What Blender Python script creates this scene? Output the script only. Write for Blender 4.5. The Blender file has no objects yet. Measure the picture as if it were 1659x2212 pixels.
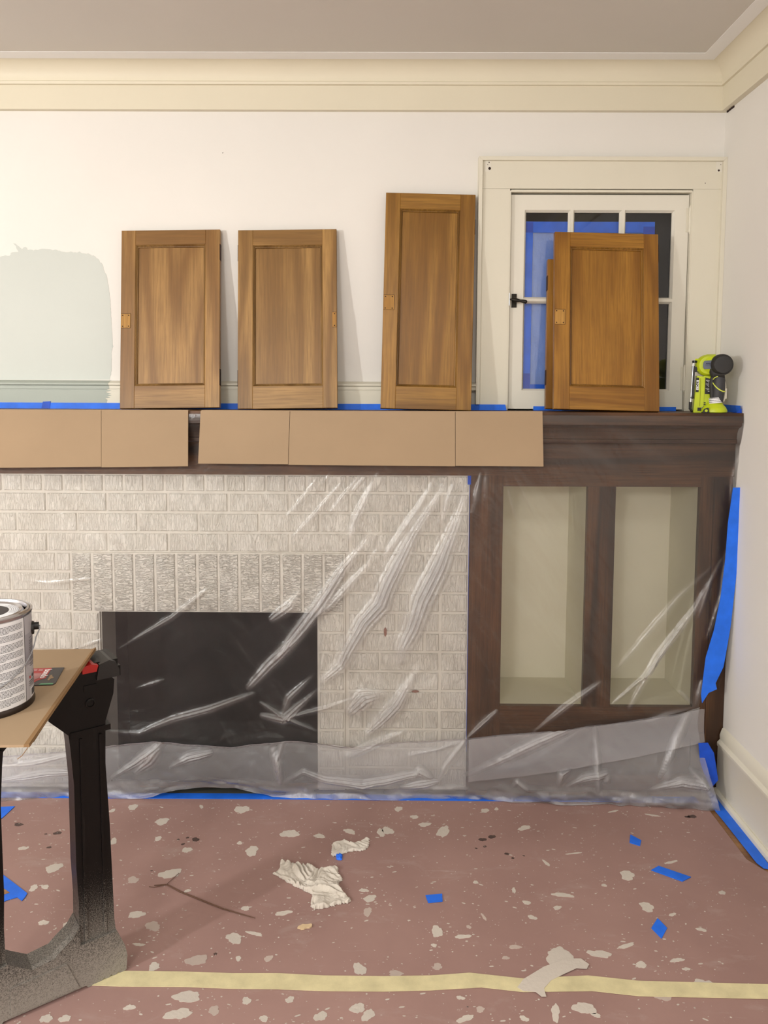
import bpy, math, random
import numpy as np
from mathutils import Vector, Matrix, noise as mnoise
from mathutils.geometry import tessellate_polygon
R = math.radians
sc = bpy.context.scene
col = sc.collection
random.seed(7)
rng = np.random.default_rng(5)

# ---------------------------------------------------------------- camera
cam_d = bpy.data.cameras.new('camera'); cam = bpy.data.objects.new('camera', cam_d); col.objects.link(cam)
YAW, PITCH, ROLL = .0049, .0804, .0041
cy, sy, cp, sp = math.cos(YAW), math.sin(YAW), math.cos(PITCH), math.sin(PITCH)
fw = Vector((-sy*cp, cy*cp, -sp)); rt = Vector((cy, sy, 0)); up = rt.cross(fw)
r2 = math.cos(ROLL)*rt + math.sin(ROLL)*up; u2 = -math.sin(ROLL)*rt + math.cos(ROLL)*up
cam.matrix_world = Matrix(((r2.x, u2.x, -fw.x, -1.1295), (r2.y, u2.y, -fw.y, -2.6683), (r2.z, u2.z, -fw.z, 1.3578), (0, 0, 0, 1)))
cam_d.sensor_fit = 'VERTICAL'; cam_d.sensor_height = 36; cam_d.sensor_width = 27
cam_d.lens = 1660/2212*36
cam_d.shift_y = -(1106-972.3)/2212
cam_d.clip_start = .02; cam_d.clip_end = 50
sc.camera = cam

# ---------------------------------------------------------------- world, exposure, lamps
w = bpy.data.worlds.new('night'); sc.world = w; w.use_nodes = True
w.node_tree.nodes['Background'].inputs[0].default_value = (.05, .06, .09, 1)
w.node_tree.nodes['Background'].inputs[1].default_value = .2
sc.view_settings.view_transform = 'Standard'; sc.view_settings.look = 'None'
sc.view_settings.gamma = 1; sc.view_settings.use_curve_mapping = False
sc.view_settings.exposure = -.32
def lamp(name, kind, loc, power, colr, size=.1, rot=(0, 0, 0)):
    d = bpy.data.lights.new(name, kind); d.energy = power; d.color = colr
    if kind == 'AREA': d.shape = 'DISK'; d.size = size
    else: d.shadow_soft_size = size
    o = bpy.data.objects.new(name, d); col.objects.link(o); o.location = loc; o.rotation_euler = rot
    return o
lamp('work_light', 'POINT', (-3.4, -2.55, 1.62), 132, (1, .995, .985), .06)
lamp('rear_fill', 'POINT', (-2.3, -4.4, 2.0), 112, (.97, .985, 1), .22)  # unseen fill added behind the camera to light the wall
lamp('ceiling_fill', 'AREA', (-1.0, -2.4, 2.40), 14, (.97, .985, 1), .45)  # weak overhead fill, added out of view
lamp('far_rear_fill', 'POINT', (-3.4, -4.7, 2.05), 25, (.97, .985, 1), .22)  # second added fill in the back corner, no real fixture

# ---------------------------------------------------------------- material helpers
def lin(c): return tuple(((v/255) / 12.92 if v/255 <= .04045 else ((v/255+.055)/1.055)**2.4) for v in c)
class NT:
    def __init__(s, name):
        s.m = bpy.data.materials.new(name); s.m.use_nodes = True
        s.t = s.m.node_tree; s.t.nodes.clear()
        s.out = s.n('ShaderNodeOutputMaterial')
    def n(s, typ, **kw):
        nd = s.t.nodes.new(typ)
        for k, v in kw.items(): setattr(nd, k, v)
        return nd
    def l(s, a, b): s.t.links.new(a, b)
    def coord(s, scale=(1, 1, 1), rot=(0, 0, 0), kind='Object'):
        tc = s.n('ShaderNodeTexCoord'); mp = s.n('ShaderNodeMapping')
        mp.inputs['Scale'].default_value = scale; mp.inputs['Rotation'].default_value = rot
        s.l(tc.outputs[kind], mp.inputs['Vector']); return mp.outputs[0]
    def noise(s, vec, scale, detail=4, rough=.5, dist=0):
        nd = s.n('ShaderNodeTexNoise'); nd.inputs['Scale'].default_value = scale; nd.inputs['Detail'].default_value = detail
        nd.inputs['Roughness'].default_value = rough; nd.inputs['Distortion'].default_value = dist
        s.l(vec, nd.inputs['Vector']); return nd.outputs['Fac']
    def ramp(s, fac, stops, interp='LINEAR'):
        nd = s.n('ShaderNodeValToRGB'); nd.color_ramp.interpolation = interp
        e = nd.color_ramp.elements
        while len(e) < len(stops): e.new(.5)
        for i, (p, c) in enumerate(stops):
            e[i].position = p; e[i].color = tuple(c)+(1,) if len(c) == 3 else c
        s.l(fac, nd.inputs[0]); return nd.outputs[0]
    def mix(s, fac, a, b, blend='MIX'):
        nd = s.n('ShaderNodeMix', data_type='RGBA', blend_type=blend)
        for k, v in ((0, fac), (6, a), (7, b)):
            if hasattr(v, 'node'): s.l(v, nd.inputs[k])
            else: nd.inputs[k].default_value = v if k == 0 else tuple(v)+(1,)
        return nd.outputs[2]
    def bump(s, h, strength, dist=.002, prev=None):
        nd = s.n('ShaderNodeBump'); nd.inputs['Strength'].default_value = strength; nd.inputs['Distance'].default_value = dist
        s.l(h, nd.inputs['Height'])
        if prev: s.l(prev, nd.inputs['Normal'])
        return nd.outputs[0]
    def bsdf(s, base, rough=.5, normal=None, metal=0, spec=.5, coat=0, **kw):
        b = s.n('ShaderNodeBsdfPrincipled')
        if hasattr(base, 'node'): s.l(base, b.inputs['Base Color'])
        else: b.inputs['Base Color'].default_value = tuple(base)+(1,)
        if hasattr(rough, 'node'): s.l(rough, b.inputs['Roughness'])
        else: b.inputs['Roughness'].default_value = rough
        b.inputs['Metallic'].default_value = metal; b.inputs['Specular IOR Level'].default_value = spec
        b.inputs['Coat Weight'].default_value = coat
        for k, v in kw.items(): b.inputs[k.replace('_', ' ')].default_value = v
        if normal: s.l(normal, b.inputs['Normal'])
        s.l(b.outputs[0], s.out.inputs[0]); return b
def paint(name, rgb, rough=.5, bscale=60, bstr=.15, vary=.03, spec=.4, dirt=0):
    m = NT(name); v = m.coord(); c = lin(rgb)
    n1 = m.noise(v, 3, 5); colr = m.ramp(n1, [(.3, [x*(1-vary) for x in c]), (.7, [min(1, x*(1+vary)) for x in c])])
    if dirt:
        n2 = m.noise(v, 9, 8, .7); f = m.ramp(n2, [(.6, (0, 0, 0)), (.75, (dirt, dirt, dirt))])
        colr = m.mix(f, colr, [x*.6 for x in c])
    m.bsdf(colr, rough, m.bump(m.noise(v, bscale, 6), bstr, .002), spec=spec); return m.m
def plain(name, rgb, rough=.5, metal=0, spec=.5, bstr=0, bscale=150, coat=0):
    m = NT(name); v = m.coord()
    nb = m.bump(m.noise(v, bscale, 4), bstr, .001) if bstr else None
    c = lin(rgb); colr = m.ramp(m.noise(v, 25, 4), [(.3, [x*.93 for x in c]), (.7, [min(1, x*1.05) for x in c])])
    m.bsdf(colr, rough, nb, metal, spec, coat); return m.m
def wood(name, dark, light, along='Z', seed=0, gscale=1.0, rough=.38, bands=.5):
    m = NT(name)
    sc_ = {'Z': (6, 6, .7), 'X': (.7, 6, 6)}[along]
    tc = m.n('ShaderNodeTexCoord'); inf = m.n('ShaderNodeObjectInfo')
    add = m.n('ShaderNodeVectorMath', operation='ADD'); m.l(tc.outputs['Object'], add.inputs[0])
    sc2 = m.n('ShaderNodeVectorMath', operation='SCALE'); cmb = m.n('ShaderNodeCombineXYZ')
    for i in range(3): m.l(inf.outputs['Random'], cmb.inputs[i])
    m.l(cmb.outputs[0], sc2.inputs[0]); sc2.inputs['Scale'].default_value = 7+seed; m.l(sc2.outputs[0], add.inputs[1])
    mp = m.n('ShaderNodeMapping'); mp.inputs['Scale'].default_value = sc_; m.l(add.outputs[0], mp.inputs[0]); v = mp.outputs[0]
    ring = m.noise(v, 1.3*gscale, 2, .45, .6)
    mul = m.n('ShaderNodeMath', operation='MULTIPLY'); m.l(ring, mul.inputs[0]); mul.inputs[1].default_value = 34*bands
    sn = m.n('ShaderNodeMath', operation='SINE'); m.l(mul.outputs[0], sn.inputs[0])
    mr = m.n('ShaderNodeMapRange'); m.l(sn.outputs[0], mr.inputs[0]); mr.inputs[1].default_value = -1; mr.inputs[2].default_value = 1
    mp2 = m.n('ShaderNodeMapping'); mp2.inputs['Scale'].default_value = tuple(x*9 if x > 1 else x*3 for x in sc_); m.l(add.outputs[0], mp2.inputs[0])
    fine = m.noise(mp2.outputs[0], 3, 5, .65)
    c = m.ramp(mr.outputs[0], [(0, lin(dark)), (.45, [(a+b)/2 for a, b in zip(lin(dark), lin(light))]), (1, lin(light))])
    c = m.mix(m.ramp(fine, [(.35, (.55, .55, .55)), (.6, (0, 0, 0))]), c, [x*.62 for x in lin(dark)])
    bl = m.noise(add.outputs[0], 5, 3, .5)
    c = m.mix(m.ramp(bl, [(.4, (0, 0, 0)), (.72, (.4, .4, .4))]), c, [x*.72 for x in lin(dark)])
    m.bsdf(c, rough, m.bump(fine, .12, .001), spec=.4, coat=.06, Coat_Roughness=.3); return m.m

M = {}
M['wall'] = paint('wall_paint', (229, 226, 219), .6, 90, .12, .015)
M['trim'] = paint('trim_paint', (222, 217, 199), .45, 70, .1, .02)
M['crown'] = paint('crown_paint', (221, 214, 192), .5, 70, .1, .02)
M['sash'] = paint('sash_paint', (226, 222, 208), .42, 70, .1, .02)
M['baseboard'] = paint('baseboard_paint', (222, 217, 200), .45, 60, .1, .03)
M['ceiling'] = paint('ceiling_paint', (209, 205, 197), .8, 90, .1, .015)
M['ceiling_edge'] = paint('ceiling_edge_paint', (238, 238, 236), .7, 90, .1, .01)
M['patch_wall'] = paint('grey_green_wall_paint', (199, 204, 197), .55, 90, .12, .015)
M['patch_trim'] = paint('grey_green_trim_paint', (168, 175, 165), .5, 90, .12, .03)
M['hole'] = plain('dark_hole', (45, 25, 18), .9)
M['oak_floor'] = wood('oak_floor_wood', (120, 82, 48), (168, 122, 74), 'X')
M['dark_wood_v'] = wood('dark_stained_wood', (58, 36, 19), (104, 68, 38), 'Z', 1, 1, .45)
M['dark_wood_h'] = wood('dark_stained_wood_rail', (58, 36, 19), (104, 68, 38), 'X', 1, 1, .45)
M['cream_inside'] = paint('cabinet_cream_paint', (226, 220, 196), .6, 60, .1, .03)
DW = [((132, 94, 46), (172, 132, 76)), ((132, 96, 48), (176, 136, 78)), ((126, 86, 28), (165, 121, 52)), ((130, 85, 24), (168, 119, 44))]
for i, (a, b) in enumerate(DW):
    M['dv%d' % i] = wood('door_wood_%d' % i, a, b, 'Z', i*3, 1, .4, .6)
    M['dp%d' % i] = wood('door_panel_wood_%d' % i, a, b, 'Z', i*3+1, .8, .4, 1.0)
    M['dh%d' % i] = wood('door_rail_wood_%d' % i, a, b, 'X', i*3+2, 1, .4, .6)
    M['dm%d' % i] = wood('door_moulding_wood_%d' % i, [x*.8 for x in a], [x*.85 for x in b], 'Z', i, 1, .35, .5)
M['raw_wood'] = wood('bare_latch_wood', (168, 120, 52), (188, 142, 70), 'Z', 4, 1, .6, .4)
M['dark_line'] = plain('dark_recess', (52, 28, 12), .8)
M['black_metal'] = plain('black_iron', (38, 34, 27), .45, .6, .5, .1)
M['night_black'] = plain('night_dark', (34, 35, 38), .5)
M['blue_tape'] = None
def tape_mat(name, rgb, crease=.25):
    m = NT(name); v = m.coord(); c = lin(rgb)
    n1 = m.noise(v, 18, 5, .6)
    cc = m.ramp(n1, [(.3, [x*.85 for x in c]), (.7, [min(1, x*1.12) for x in c])])
    m.bsdf(cc, .5, m.bump(m.noise(m.coord((1, 1, 1)), 260, 3, .6), crease, .001), spec=.35); return m.m
M['blue_tape'] = tape_mat('blue_tape', (36, 112, 236))
M['blue_tape_deep'] = tape_mat('blue_tape_overlap', (24, 78, 196))
M['cream_tape'] = tape_mat('cream_masking_tape', (214, 203, 160))

def brick_mat(name, horiz):
    m = NT(name)
    tc = m.n('ShaderNodeTexCoord'); inf = m.n('ShaderNodeObjectInfo')
    add = m.n('ShaderNodeVectorMath', operation='ADD'); m.l(tc.outputs['Object'], add.inputs[0])
    cmb = m.n('ShaderNodeCombineXYZ')
    for i in range(3): m.l(inf.outputs['Random'], cmb.inputs[i])
    s3 = m.n('ShaderNodeVectorMath', operation='SCALE'); s3.inputs['Scale'].default_value = 9; m.l(cmb.outputs[0], s3.inputs[0]); m.l(s3.outputs[0], add.inputs[1])
    mp = m.n('ShaderNodeMapping'); mp.inputs['Scale'].default_value = (1, 1, .16) if not horiz else (.3, 1, 1); m.l(add.outputs[0], mp.inputs[0])
    n1 = m.noise(mp.outputs[0], 190, 3, .55, .6)
    h = m.ramp(n1, [(.42, (0, 0, 0)), (.56, (1, 1, 1))])
    n2 = m.noise(add.outputs[0], 60, 4, .6)
    b = m.bump(h, .95 if horiz else .7, .0034, m.bump(n2, .6, .003))
    n3 = m.noise(add.outputs[0], 14, 4)
    c = m.ramp(n3, [(.3, lin((218, 212, 201))), (.7, lin((231, 226, 217)))])
    m.bsdf(c, .5, b, spec=.35); return m.m
M['brick'] = brick_mat('painted_brick', False)
M['brick_soldier'] = brick_mat('painted_soldier_brick', True)
M['chip'] = plain('worn_brick_chip', (150, 110, 96), .8)
M['mortar'] = paint('painted_mortar', (222, 216, 205), .6, 50, .3, .02)
M['soot'] = plain('sooty_firebox', (17, 16, 16), .85, bstr=.5, bscale=30)
M['slate'] = paint('hearth_slate', (84, 84, 76), .6, 30, .5, .15)

def film_mat(name, haze, rough, bump1, tint=(1, 1, 1), crinkle=.6):
    m = NT(name)
    tr = m.n('ShaderNodeBsdfTransparent'); tr.inputs[0].default_value = (.97*tint[0], .97*tint[1], .97*tint[2], 1)
    df = m.n('ShaderNodeBsdfDiffuse'); df.inputs[0].default_value = (.9*tint[0], .9*tint[1], .91*tint[2], 1)
    tl = m.n('ShaderNodeBsdfTranslucent'); tl.inputs[0].default_value = (.9*tint[0], .9*tint[1], .91*tint[2], 1)
    gl = m.n('ShaderNodeBsdfGlossy'); gl.inputs['Roughness'].default_value = rough; gl.inputs[0].default_value = (1, 1, 1, 1)
    v = m.coord((1, 1, .3), (0, R(35), 0)); n1 = m.noise(v, 38, 7, .62, 1.2)
    v2 = m.coord(); n2 = m.noise(v2, 9, 5, .6, .8)
    v3 = m.coord((1, 1, .35), (0, R(-60), 0)); n3 = m.noise(v3, 120, 5, .6, .5)
    at = m.n('ShaderNodeAttribute'); at.attribute_name = 'gather_sheen'
    n4 = m.noise(m.coord((1, 1, .28), (0, R(-58), 0)), 75, 6, .65, .8)
    g4 = m.n('ShaderNodeMath', operation='MULTIPLY'); m.l(n4, g4.inputs[0]); m.l(at.outputs['Fac'], g4.inputs[1])
    b = m.bump(g4.outputs[0], 1.0, .012, m.bump(n1, bump1, .003, m.bump(n2, .5, .012, m.bump(n3, crinkle, .0008))))
    for nd in (df, tl, gl): m.l(b, nd.inputs['Normal'])
    h = m.n('ShaderNodeMath', operation='MULTIPLY_ADD'); m.l(at.outputs['Fac'], h.inputs[0]); h.inputs[1].default_value = .55; h.inputs[2].default_value = haze  # fold mask also whitens the film, painting in the streak highlights
    hz = m.n('ShaderNodeMixShader'); hz.inputs[0].default_value = .4; m.l(df.outputs[0], hz.inputs[1]); m.l(tl.outputs[0], hz.inputs[2])
    body = m.n('ShaderNodeMixShader'); m.l(h.outputs[0], body.inputs[0]); m.l(tr.outputs[0], body.inputs[1]); m.l(hz.outputs[0], body.inputs[2])
    fr = m.n('ShaderNodeFresnel'); fr.inputs['IOR'].default_value = 1.45; m.l(b, fr.inputs['Normal'])
    ka = m.n('ShaderNodeMath', operation='MULTIPLY_ADD'); m.l(at.outputs['Fac'], ka.inputs[0]); ka.inputs[1].default_value = 7.0; ka.inputs[2].default_value = 1.0  # gloss boosted along folds to strengthen their highlights
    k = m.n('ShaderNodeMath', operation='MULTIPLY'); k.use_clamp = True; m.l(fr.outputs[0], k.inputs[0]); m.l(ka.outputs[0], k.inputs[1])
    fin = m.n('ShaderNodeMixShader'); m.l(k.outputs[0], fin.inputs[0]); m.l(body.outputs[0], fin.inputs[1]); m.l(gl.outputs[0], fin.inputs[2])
    m.l(fin.outputs[0], m.out.inputs[0]); return m.m
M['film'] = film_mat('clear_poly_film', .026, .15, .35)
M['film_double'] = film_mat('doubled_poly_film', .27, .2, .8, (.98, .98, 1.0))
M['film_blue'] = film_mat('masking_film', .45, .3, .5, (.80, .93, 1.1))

def glass_mat():
    m = NT('window_glass'); tr = m.n('ShaderNodeBsdfTransparent'); gl = m.n('ShaderNodeBsdfGlossy'); gl.inputs['Roughness'].default_value = .02
    fr = m.n('ShaderNodeFresnel'); fr.inputs['IOR'].default_value = 1.45
    mx = m.n('ShaderNodeMixShader'); m.l(fr.outputs[0], mx.inputs[0]); m.l(tr.outputs[0], mx.inputs[1]); m.l(gl.outputs[0], mx.inputs[2]); m.l(mx.outputs[0], m.out.inputs[0]); return m.m
M['glass'] = glass_mat()
M['blue_paper'] = plain('blue_masking_paper', (150, 190, 255), .6)

def paper_mat():
    m = NT('rosin_paper'); v = m.coord()
    n1 = m.noise(v, 2.2, 6, .6); c = m.ramp(n1, [(.3, lin((150, 119, 112))), (.7, lin((165, 133, 125)))])
    smudge = m.noise(m.coord((1, 2.2, 1)), 5, 10, .72, .4)
    c = m.mix(m.ramp(smudge, [(.56, (0, 0, 0)), (.72, (.5, .5, .5))]), c, lin((178, 158, 150)))
    speck = m.noise(v, 42, 8, .75)
    c = m.mix(m.ramp(speck, [(.66, (0, 0, 0)), (.7, (.55, .55, .55))]), c, lin((205, 195, 184)))
    sc_ = m.noise(m.coord((.25, 3, 1)), 14, 7, .7)
    c = m.mix(m.ramp(sc_, [(.65, (0, 0, 0)), (.71, (.35, .35, .35))]), c, lin((196, 182, 172)))
    fib = m.noise(v, 700, 2)
    wr = m.noise(v, 6, 3, .5, .3)
    m.bsdf(c, .62, m.bump(fib, .12, .0005, m.bump(wr, .35, .006)), spec=.3); return m.m
M['paper'] = paper_mat()
M['dry_paint'] = paint('dried_white_paint', (200, 191, 180), .45, 120, .5, .1)
M['thin_paint'] = paint('smeared_paint', (186, 170, 160), .5, 120, .3, .1)
M['dark_stain'] = plain('dark_stain', (84, 66, 60), .6)
M['plaster'] = plain('beige_chip', (214, 188, 150), .8, bstr=.5)
M['cloth'] = paint('rag_cloth', (208, 200, 188), .9, 500, .4, .05, .15)
M['tissue'] = paint('paper_towel', (214, 207, 196), .9, 300, .3, .05, .15)
M['twig'] = plain('brown_fibre', (96, 68, 52), .8)
def cardboard_mat(name, rgb):
    m = NT(name); v = m.coord(); c = lin(rgb)
    n1 = m.noise(v, 4, 4); cc = m.ramp(n1, [(.3, [x*.96 for x in c]), (.7, [x*1.04 for x in c])])
    fl_ = m.noise(m.coord((1, 1, 60)), 3, 2); sp_ = m.noise(v, 500, 2)
    m.bsdf(cc, .75, m.bump(fl_, .12, .0006, m.bump(sp_, .1, .0004)), spec=.2); return m.m
M['card'] = cardboard_mat('cardboard', (164, 141, 113))
M['card_edge'] = cardboard_mat('cardboard_edge', (138, 108, 74))
def sawhorse_mat():
    m = NT('black_plastic_dusty'); v = m.coord(); tcg = m.n('ShaderNodeTexCoord')
    sx = m.n('ShaderNodeSeparateXYZ'); m.l(tcg.outputs['Object'], sx.inputs[0])
    mr = m.n('ShaderNodeMapRange'); m.l(sx.outputs[2], mr.inputs[0]); mr.inputs[1].default_value = .34; mr.inputs[2].default_value = .02; mr.inputs[3].default_value = 0; mr.inputs[4].default_value = 1
    n = m.noise(v, 420, 8, .8); ad = m.n('ShaderNodeMath', operation='MULTIPLY_ADD'); m.l(mr.outputs[0], ad.inputs[0]); ad.inputs[1].default_value = .38; m.l(n, ad.inputs[2])
    f = m.ramp(ad.outputs[0], [(.66, (0, 0, 0)), (.88, (.85, .85, .85))])
    c = m.mix(f, lin((16, 14, 13)), lin((158, 152, 143)))
    c2 = m.noise(m.coord((1, 1, .12)), 40, 5, .7); c = m.mix(m.ramp(c2, [(.6, (0, 0, 0)), (.75, (.10, .10, .10))]), c, lin((110, 104, 96)))
    m.bsdf(c, .36, m.bump(n, .25, .001), spec=.22); return m.m
M['saw'] = sawhorse_mat()
M['red_plastic'] = plain('red_plastic', (168, 24, 18), .4)
M['tin'] = plain('can_tin', (200, 200, 205), .25, 1.0)
M['wire'] = plain('bail_wire', (150, 150, 152), .5, .6)
M['tin_dark'] = plain('can_tin_base', (70, 62, 58), .35, .9)
M['label_white'] = paint('can_label_white', (226, 225, 226), .4, 20, .02, .01)
M['label_grey'] = paint('can_label_grey', (176, 172, 176), .4, 20, .02, .01)
M['label_grey2'] = paint('can_label_mid_grey', (156, 152, 158), .4, 20, .02, .01)
M['ink'] = plain('black_ink', (48, 46, 50), .5)
M['ink_red'] = plain('red_ink', (190, 40, 40), .5)
M['lid_white'] = plain('lid_white_sticker', (238, 242, 246), .35)
M['black_plastic'] = plain('black_plastic', (22, 22, 22), .4)
M['white'] = plain('white_print', (240, 240, 240), .5)
M['lime'] = plain('lime_plastic', (188, 204, 30), .38, bstr=.03)
M['lime_light'] = plain('lime_rubber', (214, 226, 90), .45)
M['rubber'] = plain('black_rubber', (38, 37, 36), .62, bstr=.2, bscale=400)
M['dark_grip'] = plain('charcoal_grip', (52, 52, 55), .55, bstr=.3, bscale=500)
M['slate_label'] = plain('slate_label', (96, 104, 118), .45)
M['navy_ink'] = plain('navy_ink', (24, 32, 66), .5)
M['steel'] = plain('bright_steel', (225, 225, 228), .28, .8)
M['card_red'] = plain('hang_card_red', (172, 44, 44), .4)
M['card_pink'] = plain('hang_card_pink', (176, 118, 118), .4)
M['card_black'] = plain('hang_card_black', (46, 44, 46), .4)
M['green_ink'] = plain('green_ink', (96, 168, 120), .4)

# ---------------------------------------------------------------- mesh helpers
def link(name, me, m=None, parent=None, smooth=False):
    o = bpy.data.objects.new(name, me); col.objects.link(o)
    if m is not None and not me.materials: me.materials.append(M[m] if isinstance(m, str) else m)
    if parent is not None: o.parent = parent
    if smooth: me.polygons.foreach_set('use_smooth', [True]*len(me.polygons))
    return o
def mesh(name, vs, fs, m=None, parent=None, smooth=False):
    me = bpy.data.meshes.new(name); me.from_pydata([tuple(v) for v in vs], [], [tuple(f) for f in fs]); me.update()
    return link(name, me, m, parent, smooth)
def thing(name, label, cat, loc=(0, 0, 0), rot=(0, 0, 0), group=None, kind=None):
    o = bpy.data.objects.new(name, None); o.empty_display_size = .05; col.objects.link(o); o.location = loc; o.rotation_euler = rot
    if label: o['label'] = label
    if cat: o['category'] = cat
    if group: o['group'] = group
    if kind: o['kind'] = kind
    return o
def tag(o, label=None, cat=None, group=None, kind=None):
    for k, v in (('label', label), ('category', cat), ('group', group), ('kind', kind)):
        if v: o[k] = v
    return o
class MB:
    def __init__(s): s.v = []; s.f = []
    def add(s, vs, fs):
        b = len(s.v); s.v += [tuple(v) for v in vs]; s.f += [tuple(i+b for i in f) for f in fs]; return s
    def box(s, x0, x1, y0, y1, z0, z1, bv=0):
        if bv <= 0:
            return s.add([(x, y, z) for x in (x0, x1) for y in (y0, y1) for z in (z0, z1)],
                         [(0, 1, 3, 2), (4, 6, 7, 5), (0, 4, 5, 1), (2, 3, 7, 6), (0, 2, 6, 4), (1, 5, 7, 3)])
        # chamfered toward -Y (front face edges bevelled) and all long edges
        a = bv
        vs = [(x0, y1, z0), (x1, y1, z0), (x1, y1, z1), (x0, y1, z1), (x0, y0+a, z0), (x1, y0+a, z0), (x1, y0+a, z1), (x0, y0+a, z1),
              (x0+a, y0, z0+a), (x1-a, y0, z0+a), (x1-a, y0, z1-a), (x0+a, y0, z1-a)]
        return s.add(vs, [(0, 1, 2, 3), (4, 5, 1, 0), (5, 6, 2, 1), (6, 7, 3, 2), (7, 4, 0, 3), (8, 9, 5, 4), (9, 10, 6, 5), (10, 11, 7, 6), (11, 8, 4, 7), (11, 10, 9, 8)])
    def prism(s, poly, y0, y1, ax='Y'):
        # poly in the plane orthogonal to ax, extruded from y0 to y1
        def P(a, b, t): return {'Y': (a, t, b), 'Z': (a, b, t), 'X': (t, a, b)}[ax]
        n = len(poly); vs = [P(a, b, y0) for a, b in poly]+[P(a, b, y1) for a, b in poly]
        tri = tessellate_polygon([[Vector((a, b, 0)) for a, b in poly]])
        fs = [tuple(t) for t in tri]+[tuple(n+i for i in reversed(t)) for t in tri]
        fs += [(i, (i+1) % n, n+(i+1) % n, n+i) for i in range(n)]
        return s.add(vs, fs)
    def tube(s, pts, r, n=10, cap=True):
        pts = [Vector(p) for p in pts]; rs = r if isinstance(r, (list, tuple)) else [r]*len(pts)
        rings = []; prev = None
        for i, p in enumerate(pts):
            t = (pts[min(i+1, len(pts)-1)]-pts[max(i-1, 0)]).normalized()
            if prev is None:
                a = Vector((0, 0, 1)) if abs(t.z) < .9 else Vector((1, 0, 0)); u = t.cross(a).normalized()
            else: u = (prev-t*prev.dot(t)).normalized()
            prev = u; w_ = t.cross(u)
            rings.append([p+(u*math.cos(2*math.pi*k/n)+w_*math.sin(2*math.pi*k/n))*rs[i] for k in range(n)])
        vs = [v for g in rings for v in g]; fs = []
        for i in range(len(pts)-1):
            for k in range(n): fs.append((i*n+k, i*n+(k+1) % n, (i+1)*n+(k+1) % n, (i+1)*n+k))
        if cap: fs += [tuple(range(n-1, -1, -1)), tuple((len(pts)-1)*n+k for k in range(n))]
        return s.add(vs, fs)
    def lathe(s, prof, n=48, c=(0, 0), ax='Z', o=(0, 0, 0), a0=0, a1=2*math.pi, cap=True):
        full = abs(a1-a0-2*math.pi) < 1e-6; m_ = n if full else n+1
        vs = []
        for r, h in prof:
            for k in range(m_):
                a = a0+(a1-a0)*k/n; x, y = r*math.cos(a), r*math.sin(a)
                vs.append({'Z': (o[0]+x, o[1]+y, o[2]+h), 'Y': (o[0]+x, o[1]+h, o[2]+y), 'X': (o[0]+h, o[1]+x, o[2]+y)}[ax])
        fs = []
        for i in range(len(prof)-1):
            for k in range(n): fs.append((i*m_+k, i*m_+(k+1) % m_, (i+1)*m_+(k+1) % m_, (i+1)*m_+k))
        if full and cap:
            if prof[0][0] > 1e-5: fs.append(tuple(range(m_-1, -1, -1)))
            if prof[-1][0] > 1e-5: fs.append(tuple((len(prof)-1)*m_+k for k in range(m_)))
        return s.add(vs, fs)
    def sweep(s, prof, axis, a, b, mit0=0, mit1=0):
        # closed profile (out, z) swept along X ('X': out = -Y) or along Y ('Y': out = -X); mit = mitre factor at the ends
        n = len(prof)
        def P(o_, z, t): return (t, -o_, z) if axis == 'X' else (-o_, t, z)
        vs = [P(o_, z, a+mit0*o_) for o_, z in prof]+[P(o_, z, b+mit1*o_) for o_, z in prof]
        tri = tessellate_polygon([[Vector((o_, z, 0)) for o_, z in prof]])
        fs = [tuple(t) for t in tri]+[tuple(n+i for i in reversed(t)) for t in tri]+[(i, (i+1) % n, n+(i+1) % n, n+i) for i in range(n)]
        return s.add(vs, fs)
    def build(s, name, m=None, parent=None, smooth=False, fix=True):
        o = mesh(name, s.v, s.f, m, parent, False)
        if fix:
            import bmesh
            bm = bmesh.new(); bm.from_mesh(o.data); bmesh.ops.recalc_face_normals(bm, faces=bm.faces); bm.to_mesh(o.data); bm.free()
        if smooth:
            o.data.polygons.foreach_set('use_smooth', [True]*len(o.data.polygons))
            if smooth != 'all':
                try: o.data.set_sharp_from_angle(angle=R(35))
                except Exception: pass
        return o
def box(name, x0, x1, y0, y1, z0, z1, m, parent=None, bv=0):
    return MB().box(x0, x1, y0, y1, z0, z1, bv).build(name, m, parent)
def text_mesh(body, size, ext=.0003, shear=0, bold=0):
    cu = bpy.data.curves.new('t', 'FONT'); cu.body = body; cu.size = size; cu.extrude = ext; cu.align_x = 'CENTER'; cu.align_y = 'CENTER'; cu.shear = shear; cu.offset = bold; cu.resolution_u = 3
    o = bpy.data.objects.new('t', cu); col.objects.link(o)
    dg = bpy.context.evaluated_depsgraph_get(); dg.update(); me = bpy.data.meshes.new_from_object(o.evaluated_get(dg))
    bpy.data.objects.remove(o); bpy.data.curves.remove(cu); me.materials.clear()
    return me
def smoothstep(a, b, x): t = np.clip((x-a)/(b-a), 0, 1); return t*t*(3-2*t)

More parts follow.
